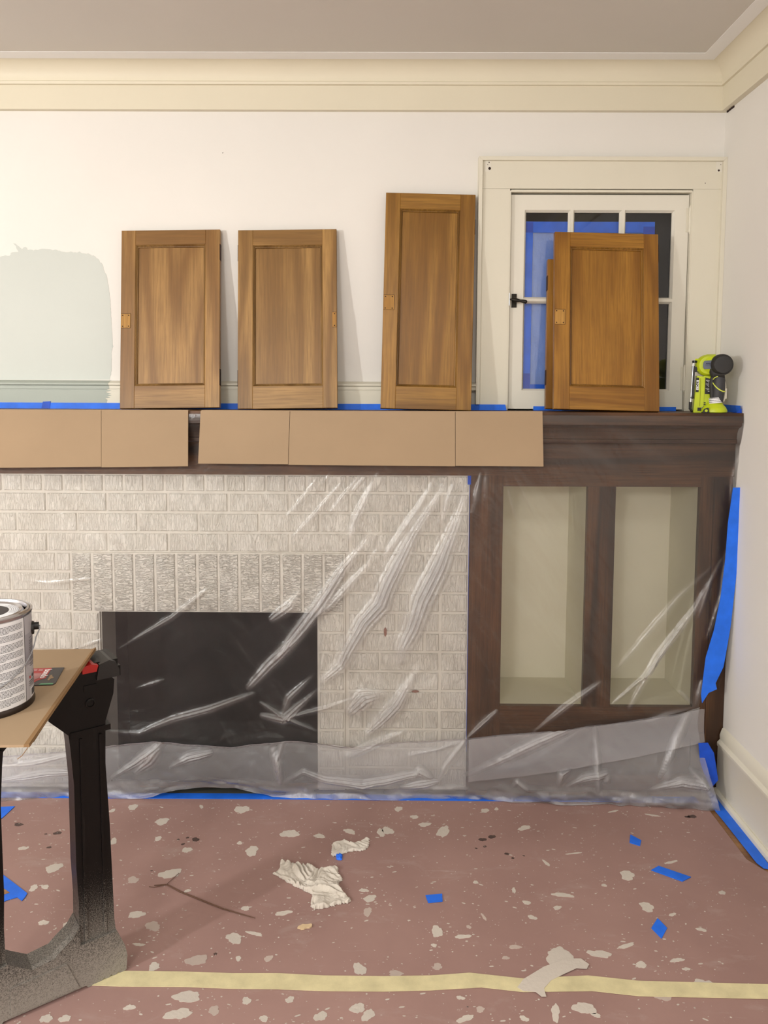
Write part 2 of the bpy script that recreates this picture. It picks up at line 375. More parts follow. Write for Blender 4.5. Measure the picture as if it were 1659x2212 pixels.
# ---------------------------------------------------------------- outlines in metres (world x,y on the floor; x,z on the wall)
SPLATS = [(-2.0679, -0.6028, 0.0229, 0.0207), (-1.7327, -0.6249, 0.0291, 0.0223), (-1.5231, -0.5169, 0.019, 0.0246), (-1.423, -0.4277, 0.0268, 0.0217), (-1.7144, -0.5135, 0.0135, 0.0146), (-1.8163, -0.4577, 0.0104, 0.0119), (-1.8313, -0.3662, 0.0231, 0.0179), (-1.5946, -0.2944, 0.0224, 0.0242), (-1.949, -0.2851, 0.0135, 0.0204), (-2.1985, -0.5112, 0.0149, 0.0091), (-1.7718, -0.7928, 0.0226, 0.013), (-1.7171, -0.8349, 0.0204, 0.0166), (-1.5033, -0.8752, 0.0217, 0.0174), (-1.4558, -0.8585, 0.0202, 0.0065), (-1.5776, -0.9491, 0.0247, 0.0182), (-1.4082, -0.9421, 0.011, 0.0096), (-1.1903, -0.9727, 0.013, 0.0227), (-1.5721, -1.0589, 0.031, 0.0168), (-1.5787, -1.1066, 0.0276, 0.0159), (-1.5031, -1.0965, 0.0127, 0.0124), (-1.3417, -1.065, 0.0102, 0.009), (-1.1901, -1.0871, 0.0152, 0.0156), (-1.1668, -1.1056, 0.0126, 0.0171), (-1.1718, -0.7231, 0.0186, 0.013), (-1.1765, -0.7758, 0.012, 0.0158), (-1.496, -0.766, 0.0096, 0.0106), (-2.0851, -0.6906, 0.0113, 0.0134), (-2.0559, -0.6855, 0.0125, 0.0077), (-1.9977, -0.8253, 0.0129, 0.0101), (-1.9344, -0.8331, 0.0128, 0.0083), (-1.827, -0.6533, 0.0159, 0.0148), (-1.394, -0.7826, 0.0228, 0.0087), (-1.1888, -0.6902, 0.0125, 0.0077), (-1.2415, -0.4133, 0.0213, 0.011), (-1.3316, -0.4388, 0.0175, 0.0108), (-1.1456, -0.4183, 0.0113, 0.0219), (-1.7312, -0.8997, 0.0141, 0.0055), (-1.6729, -0.9705, 0.0135, 0.0129), (-1.9456, -0.4735, 0.0111, 0.0163), (-2.0089, -0.3063, 0.0074, 0.0134), (-1.4798, -0.9428, 0.0066, 0.0089), (-1.4373, -1.0692, 0.0093, 0.0115), (-1.391, -1.117, 0.0099, 0.0085), (-1.2694, -1.1097, 0.015, 0.0122), (-1.6899, -1.0902, 0.0127, 0.0075), (-1.859, -1.1216, 0.0124, 0.0121), (-1.8193, -1.1213, 0.014, 0.009), (-1.5668, -0.4772, 0.0069, 0.0093), (-1.7289, -0.2796, 0.006, 0.011), (-1.6652, -0.6975, 0.0088, 0.0066), (-1.1244, -0.4082, 0.0199, 0.0184), (-0.9538, -0.4098, 0.0156, 0.0365), (-1.0089, -0.3729, 0.0202, 0.0114), (-1.0399, -0.3305, 0.0147, 0.0092), (-1.0893, -0.2854, 0.0135, 0.0136), (-0.8111, -0.2915, 0.0119, 0.0135), (-0.7725, -0.2815, 0.0068, 0.0082), (-0.7015, -0.3881, 0.0215, 0.0113), (-1.0007, -0.8463, 0.0156, 0.0195), (-0.7566, -0.7352, 0.0098, 0.0091), (-0.7822, -0.6857, 0.0044, 0.0143), (-0.6546, -0.7033, 0.0299, 0.0085), (-0.6794, -0.7543, 0.0121, 0.0072), (-0.752, -0.7922, 0.0119, 0.0077), (-0.9195, -0.8289, 0.0058, 0.0066), (-0.9375, -0.8635, 0.0201, 0.0073), (-0.7135, -0.9274, 0.0305, 0.0311), (-0.6142, -0.9188, 0.0279, 0.0128), (-0.5417, -0.8911, 0.0284, 0.0054), (-0.4432, -0.749, 0.0195, 0.018), (-0.4541, -0.6175, 0.0221, 0.0203), (-0.3345, -0.8326, 0.0117, 0.0066), (-0.2201, -0.689, 0.0088, 0.0086), (-0.4347, -0.9371, 0.0166, 0.0067), (-0.5252, -0.9528, 0.0137, 0.0102), (-0.4027, -1.0136, 0.0239, 0.019), (-0.5087, -1.0449, 0.0219, 0.0157), (-1.0071, -0.9636, 0.012, 0.0101), (-1.1053, -0.9861, 0.0188, 0.0092), (-0.814, -0.8978, 0.0141, 0.0078), (-0.882, -0.6526, 0.0064, 0.0079), (-0.6696, -0.5643, 0.0053, 0.0161), (-0.692, -1.0821, 0.0245, 0.0176), (-0.6716, -1.1007, 0.0101, 0.0061), (-0.7583, -1.0953, 0.0101, 0.0234), (-0.9567, -1.1127, 0.019, 0.0085), (-0.9213, -1.0876, 0.0102, 0.0081), (-0.9614, -1.056, 0.0093, 0.0058), (-0.8292, -1.1114, 0.01, 0.0073), (-0.4234, -0.9648, 0.0098, 0.0043), (-0.3087, -0.5559, 0.0201, 0.0054), (-0.387, -0.7777, 0.0108, 0.0053), (-0.8421, -0.9339, 0.0083, 0.006), (-0.8769, -0.7918, 0.0041, 0.0138), (-1.0111, -0.8945, 0.0068, 0.0062), (-0.5311, -0.6615, 0.0089, 0.0049), (-0.2782, -0.3118, 0.0222, 0.0047), (-0.3974, -0.2905, 0.0187, 0.0047), (-0.5787, -0.5171, 0.0238, 0.0034)]
STREAK = [(-0.8129, -1.0041), (-0.7571, -0.9647), (-0.6967, -0.9384), (-0.6635, -0.938), (-0.649, -0.9563), (-0.6582, -0.9708), (-0.6821, -0.9689), (-0.7192, -0.9892), (-0.7497, -1.0069), (-0.7705, -1.0309), (-0.77, -1.054), (-0.7803, -1.0542), (-0.7908, -1.0411), (-0.8188, -1.0381), (-0.8302, -1.0281), (-0.82, -1.0145)]
DARKS = [(-0.8381, -0.4509, 0.0112), (-0.8082, -0.4361, 0.0112), (-0.7758, -0.5217, 0.0072), (-0.8356, -0.486, 0.0056), (-0.8628, -0.4955, 0.004), (-0.7621, -0.5415, 0.0048), (-0.7279, -0.53, 0.0032), (-0.1548, -0.317, 0.0128), (-0.1706, -0.3198, 0.008)] + [(-2.2713, -0.3882, 0.0128), (-2.1312, -0.4325, 0.0112), (-1.7023, -0.4611, 0.012), (-2.1244, -0.5058, 0.0064), (-1.7291, -0.4519, 0.0048), (-1.7343, -0.485, 0.0056), (-1.7545, -0.4618, 0.004), (-1.5382, -0.9284, 0.0048), (-2.1642, -0.4378, 0.004), (-1.7885, -0.6121, 0.0032)]
SCRAP_a = [(-0.3841, -0.4214), (-0.3607, -0.4511), (-0.3735, -0.4794), (-0.3994, -0.4634)]
SCRAP_b = [(-0.3802, -0.596), (-0.3525, -0.5767), (-0.2796, -0.6257), (-0.3108, -0.6451)]
SCRAP_c = [(-1.0232, -0.7112), (-0.9781, -0.705), (-0.9789, -0.7349), (-1.0173, -0.7417)]
SCRAP_d = [(-0.4306, -0.793), (-0.4194, -0.8293), (-0.4465, -0.8663), (-0.4592, -0.8297)]
SCRAP_e = [(-2.4195, -0.2978), (-2.3312, -0.2871), (-2.3367, -0.3437), (-2.3422, -0.3763), (-2.3554, -0.4205)]
SCRAP_f = [(-2.2661, -0.5913), (-2.2084, -0.6272), (-2.1478, -0.6718), (-2.0909, -0.7146), (-2.0892, -0.7287), (-2.0906, -0.7453), (-2.1098, -0.7308), (-2.1315, -0.743), (-2.1421, -0.7587), (-2.1608, -0.7927)]
STRIP_TOP = [(-2.0728, -0.9819), (-2.0189, -0.9813), (-1.9589, -0.9821), (-1.7461, -0.987), (-1.595, -0.9876), (-1.4865, -0.9914), (-1.3792, -0.9903), (-1.2713, -0.9963), (-1.1327, -0.9969), (-1.0251, -0.9937), (-0.9331, -0.9843), (-0.8123, -1.0006), (-0.6605, -0.99), (-0.5476, -1.0048), (-0.2548, -1.0121), (-0.1819, -1.0148)]
STRIP_BOT = [(-2.0507, -1.0236), (-1.9974, -1.0244), (-1.9385, -1.0259), (-1.7303, -1.0326), (-1.5832, -1.0324), (-1.4773, -1.0367), (-1.3725, -1.037), (-1.2675, -1.0413), (-1.1325, -1.0412), (-1.0275, -1.0368), (-0.9114, -1.0269), (-0.8191, -1.0394), (-0.6617, -1.0351), (-0.5618, -1.0487), (-0.2752, -1.0536), (-0.2022, -1.0529)]
RAG = [(-1.4493, -0.6266), (-1.4303, -0.6025), (-1.4337, -0.5781), (-1.4269, -0.5718), (-1.3957, -0.5761), (-1.367, -0.5926), (-1.3483, -0.5894), (-1.3163, -0.6072), (-1.278, -0.5886), (-1.262, -0.6006), (-1.2584, -0.6274), (-1.2442, -0.6477), (-1.2562, -0.6623), (-1.2543, -0.6932), (-1.22, -0.7283), (-1.221, -0.7443), (-1.2558, -0.7525), (-1.2847, -0.7658), (-1.3154, -0.7739), (-1.3272, -0.7611), (-1.329, -0.7428), (-1.3284, -0.7133), (-1.3596, -0.6916), (-1.3973, -0.6667), (-1.4248, -0.6411)]
TISSUE = [(-1.2927, -0.4795), (-1.255, -0.4569), (-1.2359, -0.4754), (-1.2103, -0.4649), (-1.1887, -0.4458), (-1.1766, -0.4543), (-1.1794, -0.4949), (-1.1907, -0.5148), (-1.2279, -0.5185), (-1.2528, -0.5301), (-1.2829, -0.5465), (-1.2915, -0.5354), (-1.2915, -0.5094)]
WAD = [(-1.2759, -0.5352), (-1.2666, -0.5287), (-1.2545, -0.535), (-1.255, -0.5588), (-1.2645, -0.5605), (-1.2725, -0.5575)]
TWIG = [(-1.7609, -0.6792), (-1.728, -0.6749), (-1.6819, -0.7053), (-1.6247, -0.7346), (-1.5556, -0.7702), (-1.5034, -0.7908), (-1.4637, -0.8059)]
FOLDS = [([(-1.3422, 1.0872), (-1.4303, 0.9691), (-1.4624, 0.9368)], 8, 1), ([(-1.3131, 1.0873), (-1.345, 1.0392)], 6, 0.7), ([(-1.2654, 1.0662), (-1.3132, 1.0126), (-1.3665, 0.948), (-1.4415, 0.8668)], 9, 1), ([(-1.2098, 1.0851), (-1.2707, 1.0128), (-1.3186, 0.9482)], 8, 0.9), ([(-1.1966, 1.0852), (-1.2495, 1.0182)], 6, 0.8), ([(-1.1595, 1.088), (-1.207, 0.9863), (-1.2335, 0.9325), (-1.2574, 0.8515)], 16, 1.3), ([(-1.1748, 0.8951), (-1.2067, 0.8464), (-1.2707, 0.7702), (-1.3513, 0.6442), (-1.4978, 0.456)], 24, 1.5), ([(-1.1533, 0.8467), (-1.1959, 0.776), (-1.2493, 0.7159), (-1.3191, 0.639), (-1.373, 0.6002)], 14, 1.2), ([(-0.9637, 1.0863), (-1.0263, 0.9711), (-1.0895, 0.8794), (-1.1425, 0.8034)], 14, 1.2), ([(-0.932, 1.0864), (-0.9525, 1.025), (-1.0469, 0.8796), (-1.089, 0.7928), (-1.1261, 0.7165), (-1.1526, 0.6454), (-1.2062, 0.5847), (-1.2492, 0.5073), (-1.2816, 0.4407), (-1.3466, 0.3847)], 34, 1.8), ([(-0.8949, 1.0866), (-0.9311, 1.0091), (-0.9566, 0.907)], 12, 1), ([(-0.868, 1.0468), (-0.8882, 0.9664), (-0.9191, 0.8803), (-0.9606, 0.7718), (-1.0132, 0.6626), (-1.0447, 0.5636), (-1.0765, 0.4973), (-1.087, 0.4418)], 40, 1.8), ([(-1.0222, 0.4422), (-1.0649, 0.3641), (-1.0971, 0.3081), (-1.1512, 0.2517), (-1.2, 0.2064)], 26, 1.4), ([(-0.8262, 1.0869), (-0.8513, 0.9881)], 8, 1), ([(-0.8077, 1.0843), (-0.8142, 0.9882)], 6, 0.7), ([(-1.1298, 0.347), (-1.2057, 0.3298), (-1.2599, 0.2735)], 34, 1.3), ([(-0.8571, 0.2031), (-0.9547, 0.1686), (-1.0635, 0.1453)], 10, 1), ([(-1.0586, 0.2242), (-1.1618, 0.1842), (-1.2708, 0.1326)], 16, 1.3), ([(-1.3622, 0.6058), (-1.4163, 0.5394), (-1.5196, 0.4392), (-1.5962, 0.3553)], 20, 1.2), ([(-1.4156, 0.6931), (-1.4535, 0.6382), (-1.5184, 0.5884)], 20, 1), ([(-1.3521, 0.3624), (-1.4721, 0.2553), (-1.5536, 0.2716)], 16, 1.2), ([(-1.2274, 0.3352), (-1.336, 0.2954), (-1.4666, 0.2609)], 10, 1), ([(-1.3682, 0.4124), (-1.4553, 0.3282), (-1.4774, 0.2665)], 14, 1), ([(-1.3579, 0.2167), (-1.4666, 0.2609), (-1.5532, 0.3164)], 10, 1.1), ([(-0.0247, 0.8243), (-0.1164, 0.6444), (-0.238, 0.4768), (-0.3323, 0.3002)], 14, 1.6), ([(-0.0516, 0.7956), (-0.1741, 0.6801), (-0.3786, 0.4248)], 12, 0.9), ([(-0.064, 0.7526), (-0.108, 0.6083)], 8, 1), ([(-0.1302, 0.6371), (-0.2648, 0.4255), (-0.3898, 0.3145)], 10, 1.1), ([(-0.6171, 1.2648), (-0.4011, 1.224), (-0.1889, 1.1063)], 16, 0.1), ([(-0.6167, 1.2439), (-0.4685, 1.147), (-0.3553, 1.0845)], 14, 0.1), ([(-0.7528, 1.0826), (-0.7304, 0.9982), (-0.708, 0.9204)], 7, 0.5), ([(-0.7249, 1.0827), (-0.6888, 1.0196), (-0.6525, 0.949)], 6, 0.5), ([(-0.8297, 1.0893), (-0.8425, 1.0047), (-0.8557, 0.948)], 8, 1), ([(-0.8089, 1.0964), (-0.8182, 1.0189)], 6, 0.8), ([(-0.8745, 0.193), (-0.7612, 0.2974)], 10, 1.3), ([(-0.6594, 0.2092), (-0.5327, 0.3136), (-0.4206, 0.3953)], 12, 1.2), ([(-0.4454, 0.2551), (-0.4213, 0.0167)], 8, 1.1), ([(-0.1112, 0.3089), (-0.1632, 0.3675)], 8, 1.3), ([(-0.1112, 0.3089), (-0.1859, 0.1975), (-0.2243, 0.0555)], 12, 1.2), ([(-0.1112, 0.3089), (-0.0862, 0.4046)], 8, 1.3), ([(-0.1112, 0.3089), (-0.2032, 0.2862), (-0.2881, 0.2561)], 10, 1.1), ([(-0.0146, 0.9239), (-0.0331, 0.6809), (-0.077, 0.536)], 10, 1), ([(-0.4454, 0.2551), (-0.658, 0.1348), (-0.7869, 0.0966)], 14, 1.2), ([(0.0084, 1.2119), (-0.0136, 1.072), (-0.0169, 0.9805)], 8, 0.8), ([(-2.0223, 0.4883), (-1.9645, 0.5257), (-1.839, 0.6003), (-1.7241, 0.6953)], 10, 1.3), ([(-2.0803, 0.4507), (-2.0383, 0.4722)], 8, 1), ([(-2.055, 0.2153), (-1.9505, 0.2106), (-1.8452, 0.2544), (-1.7248, 0.2874), (-1.5628, 0.3473)], 14, 1), ([(-1.9683, 0.3555), (-1.8688, 0.3881)], 8, 0.7), ([(-2.1622, 0.4927), (-2.0681, 0.5251)], 6, 0.6), ([(-2.4027, 0.7282), (-2.2486, 0.7134), (-2.0937, 0.7299)], 8, 0.4)]
HEM_FOLDS = [([(-2.0405, 0.0683), (-1.9622, 0.1168), (-1.8839, 0.1758), (-1.8525, 0.2078)], 14, 1.6), ([(-1.9629, 0.0848), (-1.9157, 0.1278), (-1.8789, 0.1705)], 20, 1.6), ([(-1.8441, 0.107), (-1.7819, 0.1393), (-1.7047, 0.1558)], 14, 1.2), ([(-2.038, 0.1695), (-1.9603, 0.2018), (-1.8676, 0.2236)], 10, 1.2), ([(-1.8522, 0.2237), (-1.7806, 0.2189), (-1.6784, 0.2089)], 12, 1), ([(-1.5137, 0.2055), (-1.4929, 0.1281), (-1.4774, 0.0502)], 12, 1.5), ([(-1.4774, 0.0502), (-1.4875, 0.1392), (-1.471, 0.1947)], 10, 1.4), ([(-1.5458, 0.2053), (-1.4709, 0.2169), (-1.3855, 0.2064), (-1.2893, 0.1849), (-1.1717, 0.1691)], 12, 1), ([(-1.4719, 0.0558), (-1.402, 0.0953), (-1.3323, 0.068), (-1.2036, 0.0521), (-1.091, 0.0752), (-1.0108, 0.0924)], 16, 1.3), ([(-1.0481, 0.0643), (-1.0215, 0.0979), (-0.9785, 0.0704)], 14, 1.4), ([(-0.9623, 0.0594), (-0.9308, 0.1208), (-0.8624, 0.2098)], 10, 0.9), ([(-1.0855, 0.0418), (-1.0105, 0.0534), (-0.957, 0.065)], 14, 1.2), ([(-0.5666, 0.0575), (-0.5535, 0.1017), (-0.5256, 0.1165)], 10, 1.4), ([(-0.5454, 0.0577), (-0.4826, 0.0875), (-0.4124, 0.1027), (-0.4046, 0.0733)], 12, 1.3), ([(-0.445, 0.2702), (-0.4356, 0.0437)], 8, 1.3), ([(-0.2701, 0.0596), (-0.1723, 0.0896), (-0.0802, 0.0756)], 16, 1.4), ([(-0.1457, 0.1337), (-0.1019, 0.0901), (-0.0791, 0.0462)], 12, 1.4), ([(-0.2431, 0.0965), (-0.19, 0.1919), (-0.138, 0.3084)], 12, 1.2), ([(-0.7149, 0.0491), (-0.7011, 0.0713), (-0.6652, 0.0421)], 10, 1.2), ([(-0.878, 0.0848), (-0.7868, 0.1294), (-0.668, 0.1887), (-0.4869, 0.2627)], 14, 1), ([(-2.3996, 0.1139), (-2.2965, 0.1199), (-2.1723, 0.142)], 10, 0.9), ([(-2.4012, 0.0711), (-2.246, 0.0882), (-2.1689, 0.0834)], 12, 1)]
HEM_TOP = [(-2.6578, 0.1394), (-2.4111, 0.1458), (-2.1799, 0.1585), (-1.9027, 0.1921), (-1.6422, 0.1748), (-1.4582, 0.195), (-1.351, 0.1894), (-1.2745, 0.1772), (-0.8771, 0.2067), (-0.7552, 0.2233), (-0.5724, 0.2355), (-0.3752, 0.2652), (-0.1935, 0.2899), (-0.1003, 0.314)]
EDGE_R = [(0.0206, 1.2824), (0.0155, 1.2277), (0.008, 1.1237), (0.0084, 1.0444), (-0.0004, 0.8225), (-0.0194, 0.6235), (-0.0459, 0.453), (-0.0878, 0.359), (-0.104, 0.2647), (-0.0971, 0.2016), (-0.0783, 0.1065), (-0.0569, 0.0268), (-0.0409, -0.0307)]
HEM_BOT = [(-2.6334, -0.2658), (-2.4022, -0.2431), (-2.1831, -0.1997), (-2.0656, -0.1592), (-1.926, -0.1513), (-1.8263, -0.1097), (-1.717, -0.0956), (-1.5658, -0.1313), (-1.4962, -0.1731), (-1.3383, -0.1889), (-1.136, -0.2098), (-0.8731, -0.2007), (-0.7215, -0.2191), (-0.4186, -0.2324), (-0.2267, -0.2498), (-0.0673, -0.27)]
CORNER_TAPE = [(-0.0221, 1.0449), (0.009, 1.0451), (0.0091, 0.8993), (-0.0002, 0.7628), (-0.0114, 0.5943), (-0.0182, 0.5402), (-0.0299, 0.455), (-0.0535, 0.4003), (-0.0482, 0.3801), (-0.075, 0.3674), (-0.0949, 0.3329), (-0.099, 0.361), (-0.0885, 0.4856), (-0.0649, 0.5786), (-0.0481, 0.6862), (-0.0379, 0.8082), (-0.0338, 0.9293)]
LOW_TAPE = [(-0.113, 0.2093), (-0.0828, 0.2111), (-0.0618, 0.1767), (-0.0504, 0.1169), (-0.0447, 0.0853), (-0.0679, 0.0567), (-0.0893, 0.1008), (-0.1062, 0.1481)]
SIDE_TAPE = [(-0.0409, -0.1665), (-0.0173, -0.1512), (-0.0202, -0.2444), (-0.0256, -0.3724), (-0.0327, -0.5264), (-0.0355, -0.5889), (-0.0561, -0.5828), (-0.0649, -0.5574), (-0.0658, -0.4297), (-0.0667, -0.3343), (-0.0688, -0.27)]
PATCH = [(-2.6933, 1.7833), (-2.5767, 1.7875), (-2.4598, 1.8012), (-2.4227, 1.807), (-2.4205, 1.8146), (-2.3972, 1.8177), (-2.4109, 1.8461), (-2.3813, 1.828), (-2.3694, 1.8356), (-2.3621, 1.8243), (-2.3428, 1.8224), (-2.3116, 1.8294), (-2.2653, 1.8234), (-2.2267, 1.8183), (-2.188, 1.8172), (-2.1495, 1.8109), (-2.1228, 1.7946), (-2.1098, 1.7738), (-2.097, 1.7433), (-2.0901, 1.7051), (-2.0854, 1.6592), (-2.0832, 1.5939), (-2.0797, 1.4974), (-2.0863, 1.4664), (-2.0861, 1.4275), (-2.0922, 1.3827), (-2.7107, 1.3803)]
LEG = [(0.0144, 0.7038), (0.0084, 0.6971), (0.0112, 0.6655), (0.0301, 0.6056), (0.0325, 0.5089), (0.0267, 0.3649), (0.0237, 0.2307), (0.0218, 0.1346), (0.0193, 0.1053), (0.0011, 0.0632), (-0.0037, 0.0381), (0.0005, -0.0024), (0.2479, -0.0078), (0.2659, -0.008), (0.3275, -0.0112), (0.3238, 0.095), (0.2492, 0.0922), (0.1601, 0.1125), (0.1256, 0.1297), (0.1003, 0.1514), (0.0988, 0.2056), (0.1017, 0.2829), (0.1014, 0.4761), (0.1069, 0.5625), (0.1099, 0.5928), (0.1497, 0.6346), (0.0756, 0.7071)]

# ================================================================ ROOM
ZC = 2.4248   # ceiling
def struct(o): o['kind'] = 'structure'; return o
struct(box('floor', -4.6, .06, -5.2, .2, -.05, 0, 'oak_floor'))
struct(box('ceiling', -4.6, .06, -5.2, .2, ZC, ZC+.05, 'ceiling'))
# white unpainted border of the ceiling beside the crown
struct(MB().box(-4.6, -.125, -.127, -.078, ZC-.0012, ZC+.01).box(-.125, -.078, -5.2, -.078, ZC-.0012, ZC+.01).build('trim_1', 'ceiling_edge'))
# back wall: above the mantel at y=0, with the window opening; lower part lies behind the cabinets
WX0, WX1, WZ1 = -.722, -.107, 2.022
struct(MB().box(-4.6, WX0, 0, .14, 1.27, ZC).box(WX1, .06, 0, .14, 1.27, ZC).box(WX0, WX1, 0, .14, WZ1, ZC)
       .box(-4.6, .06, .14, .2, 0, 1.29).build('wall_back', 'wall'))
struct(box('wall_right', 0, .06, -5.2, .14, 0, ZC, 'wall'))
struct(box('wall_left', -4.66, -4.6, -5.2, .2, 0, ZC, 'wall'))
struct(box('wall_front', -4.6, .06, -5.26, -5.2, 0, ZC, 'wall'))
# crown: frieze board, bead, cove
prof = [(0, 2.284), (.020, 2.284), (.020, 2.362), (.028, 2.363), (.030, 2.371), (.027, 2.374)]
for k in range(9):
    a = k/8*math.pi/2; prof.append((.027+.053*(1-math.cos(a)), 2.374+.0505*math.sin(a)))
prof += [(0, 2.4246)]
t3 = thing('trim_2', None, None, kind='structure')
MB().sweep(prof, 'X', -4.6, 0, 0, -1).build('crown_back', 'crown', t3, True)
MB().sweep(prof, 'Y', -5.2, 0, 0, -1).build('crown_side', 'crown', t3, True)
# chipped caulk joint below the right crown
mb = MB()
for y in (-.02, -.035, -.05, -.06):
    mb.box(-.004, .001, y-.006, y+.004, 2.279, 2.285)
mb.build('caulk_crack', 'hole', t3)

# ledge moulding and board between mantel top and wall (left of the window)
bp = [(0, 1.283), (.020, 1.283), (.020, 1.352), (.024, 1.354), (.024, 1.362), (.030, 1.366), (.030, 1.3705), (.012, 1.379), (0, 1.380)]
t4 = thing('trim_3', None, None, kind='structure')
MB().sweep([(0, 1.283), (.020, 1.283), (.020, 1.352), (0, 1.352)], 'X', -4.6, -.846).build('apron_board', 'trim', t4)
MB().sweep([(0, 1.352), (.024, 1.352), (.024, 1.362), (.031, 1.366), (.031, 1.3715), (.012, 1.379), (0, 1.380)], 'X', -4.6, -.820, 0, .0).build('ledge_moulding', 'trim', t4)

# grey-green sample patch brushed on wall, ledge and board
rag_edge = []
for i, (x, z) in enumerate(PATCH): rag_edge.append((x, z))
pts = []
for i in range(len(rag_edge)-1):
    (x0, z0), (x1, z1) = rag_edge[i], rag_edge[i+1]
    n = max(1, int(math.hypot(x1-x0, z1-z0)/.006)) if i > 0 and i < len(rag_edge)-2 else 1
    for k in range(n):
        t = k/n; j = .0022 if 0 < i < 18 else .0006
        if x0 > -2.11 and z0 < 1.52: j = .002
        pts.append((x0+(x1-x0)*t+random.uniform(-j, j), z0+(z1-z0)*t+random.uniform(-j, j)))
pts.append(rag_edge[-1])
pw = bpy.data.objects['wall_back']
tag(MB().prism(pts, -.0007, .0004).build('paint_patch', 'patch_wall', pw), 'grey-green sample paint brushed on the wall left of the wooden doors')
e = -2.092
MB().sweep([(.0005, 1.352), (.0247, 1.3513), (.0247, 1.3622), (.0317, 1.3660), (.0317, 1.3719), (.012, 1.3797), (.0005, 1.3806)], 'X', -3.2, e+.004).build('paint_patch', 'patch_trim', t4)
edge = [(-3.2, 1.303), (-3.2, 1.3515), (e+.004, 1.3515), (e-.006, 1.349), (e+.012, 1.345), (e-.008, 1.342), (e-.003, 1.338), (e+.010, 1.335), (e-.004, 1.333), (e+.011, 1.329), (e-.006, 1.326), (e+.006, 1.322), (e-.012, 1.319), (e-.004, 1.314), (e-.008, 1.303)]
MB().prism(edge, -.0209, -.0196).build('paint_patch', 'patch_trim', t4)
# small nick in the wall
MB().prism([(-1.694, 2.151), (-1.6925, 2.1465), (-1.690, 2.151), (-1.6925, 2.149)], -.0008, .0005).build('wall_nick', 'hole', bpy.data.objects['wall_back'])

# ================================================================ WINDOW
win = thing('window_1', None, None, (0, 0, 0), kind='structure')
def wbox(name, x0, x1, y0, y1, z0, z1, m='sash', bv=0, parent=None): return box(name, x0, x1, y0, y1, z0, z1, m, parent or win, bv)
wbox('side_casing', -.818, WX0, -.020, .002, 1.284, 2.028, 'trim')
wbox('side_casing', WX1, -.012, -.020, .002, 1.284, 2.028, 'trim')
hc = wbox('head_casing', -.818, -.012, -.0205, .002, 2.0285, 2.121, 'trim')
for x, z, r in ((-.792, 2.094, .0047), (-.7985, 2.106, .0014), (-.0246, 2.0895, .0035), (-.019, 2.108, .0014), (-.0683, 2.048, .0016), (-.794, 2.114, .002)):
    MB().lathe([(r, -.0212), (r*.6, -.0207)], 12, ax='Y', o=(x, 0, z)).build('screw_hole', 'hole', hc)
wbox('bare_corner', -.8075, -.788, -.0209, -.0203, 2.084, 2.118, 'sash', 0, hc); wbox('bare_corner', -.034, -.014, -.0209, -.0203, 2.084, 2.118, 'sash', 0, hc)
MB().prism([(-.829, 1.304), (-.8165, 1.304), (-.8165, 2.118), (-.829, 2.1305)], -.032, .002).build('back_band', 'trim', win)
MB().prism([(-.0135, 1.304), (-.0005, 1.304), (-.0005, 2.1305), (-.0135, 2.118)], -.032, .002).build('back_band', 'trim', win)
MB().prism([(-.829, 2.131), (-.8165, 2.1185), (-.0135, 2.1185), (-.0005, 2.131)], -.032, .002).build('back_band', 'trim', win)
# jamb
MB().box(WX0-.001, WX0+.004, -.019, .14, 1.284, WZ1).box(WX1-.004, WX1+.001, -.019, .14, 1.284, WZ1).box(WX0+.004, WX1-.004, -.019, .14, WZ1-.004, WZ1+.003).build('jamb', 'trim', win)
# sash
SX0, SX1, SZ0, SZ1 = -.7155, -.1135, 1.289, 2.0125
GX0, GX1, GZ0, GZ1 = -.6685, -.160, 1.352, 1.962
YS0, YS1 = -.004, .03
sash = thing('sash', None, None); sash.parent = win
def sbox(n, *a): return box(n, *a, 'sash', sash)
sbox('stile', SX0, GX0, YS0, YS1, SZ0, SZ1); sbox('stile', GX1, SX1, YS0, YS1, SZ0, SZ1)
sbox('rail', GX0, GX1, YS0, YS1, SZ0, GZ0); sbox('rail', GX0, GX1, YS0, YS1, GZ1, SZ1)
mx = (-.5085, -.3345); mz = 1.6605
def bead(x0, x1, z0, z1):
    d = .006
    MB().add([(x0, YS0+.001, z0), (x1, YS0+.001, z0), (x1, YS0+.001, z1), (x0, YS0+.001, z1), (x0+d, YS0+.010, z0+d), (x1-d, YS0+.010, z0+d), (x1-d, YS0+.010, z1-d), (x0+d, YS0+.010, z1-d),
              (x0+d, YS0+.016, z0+d), (x1-d, YS0+.016, z0+d), (x1-d, YS0+.016, z1-d), (x0+d, YS0+.016, z1-d)],
             [(0, 1, 5, 4), (1, 2, 6, 5), (2, 3, 7, 6), (3, 0, 4, 7), (4, 5, 9, 8), (5, 6, 10, 9), (6, 7, 11, 10), (7, 4, 8, 11)]).build('glazing_bead', 'sash', sash)
for x in mx: sbox('muntin', x-.0045, x+.0045, YS0-.001, YS1, GZ0, GZ1)
sbox('muntin', GX0, GX1, YS0, YS1-.002, mz-.0045, mz+.0045)
xs = [GX0, mx[0]-.0045, mx[0]+.0045, mx[1]-.0045, mx[1]+.0045, GX1]
for i in range(3):
    for z0, z1 in ((GZ0, mz-.0045), (mz+.0045, GZ1)):
        bead(xs[2*i], xs[2*i+1], z0, z1)
        box('pane', xs[2*i]+.002, xs[2*i+1]-.002, .0125, .0150, z0+.002, z1-.002, 'glass', sash)
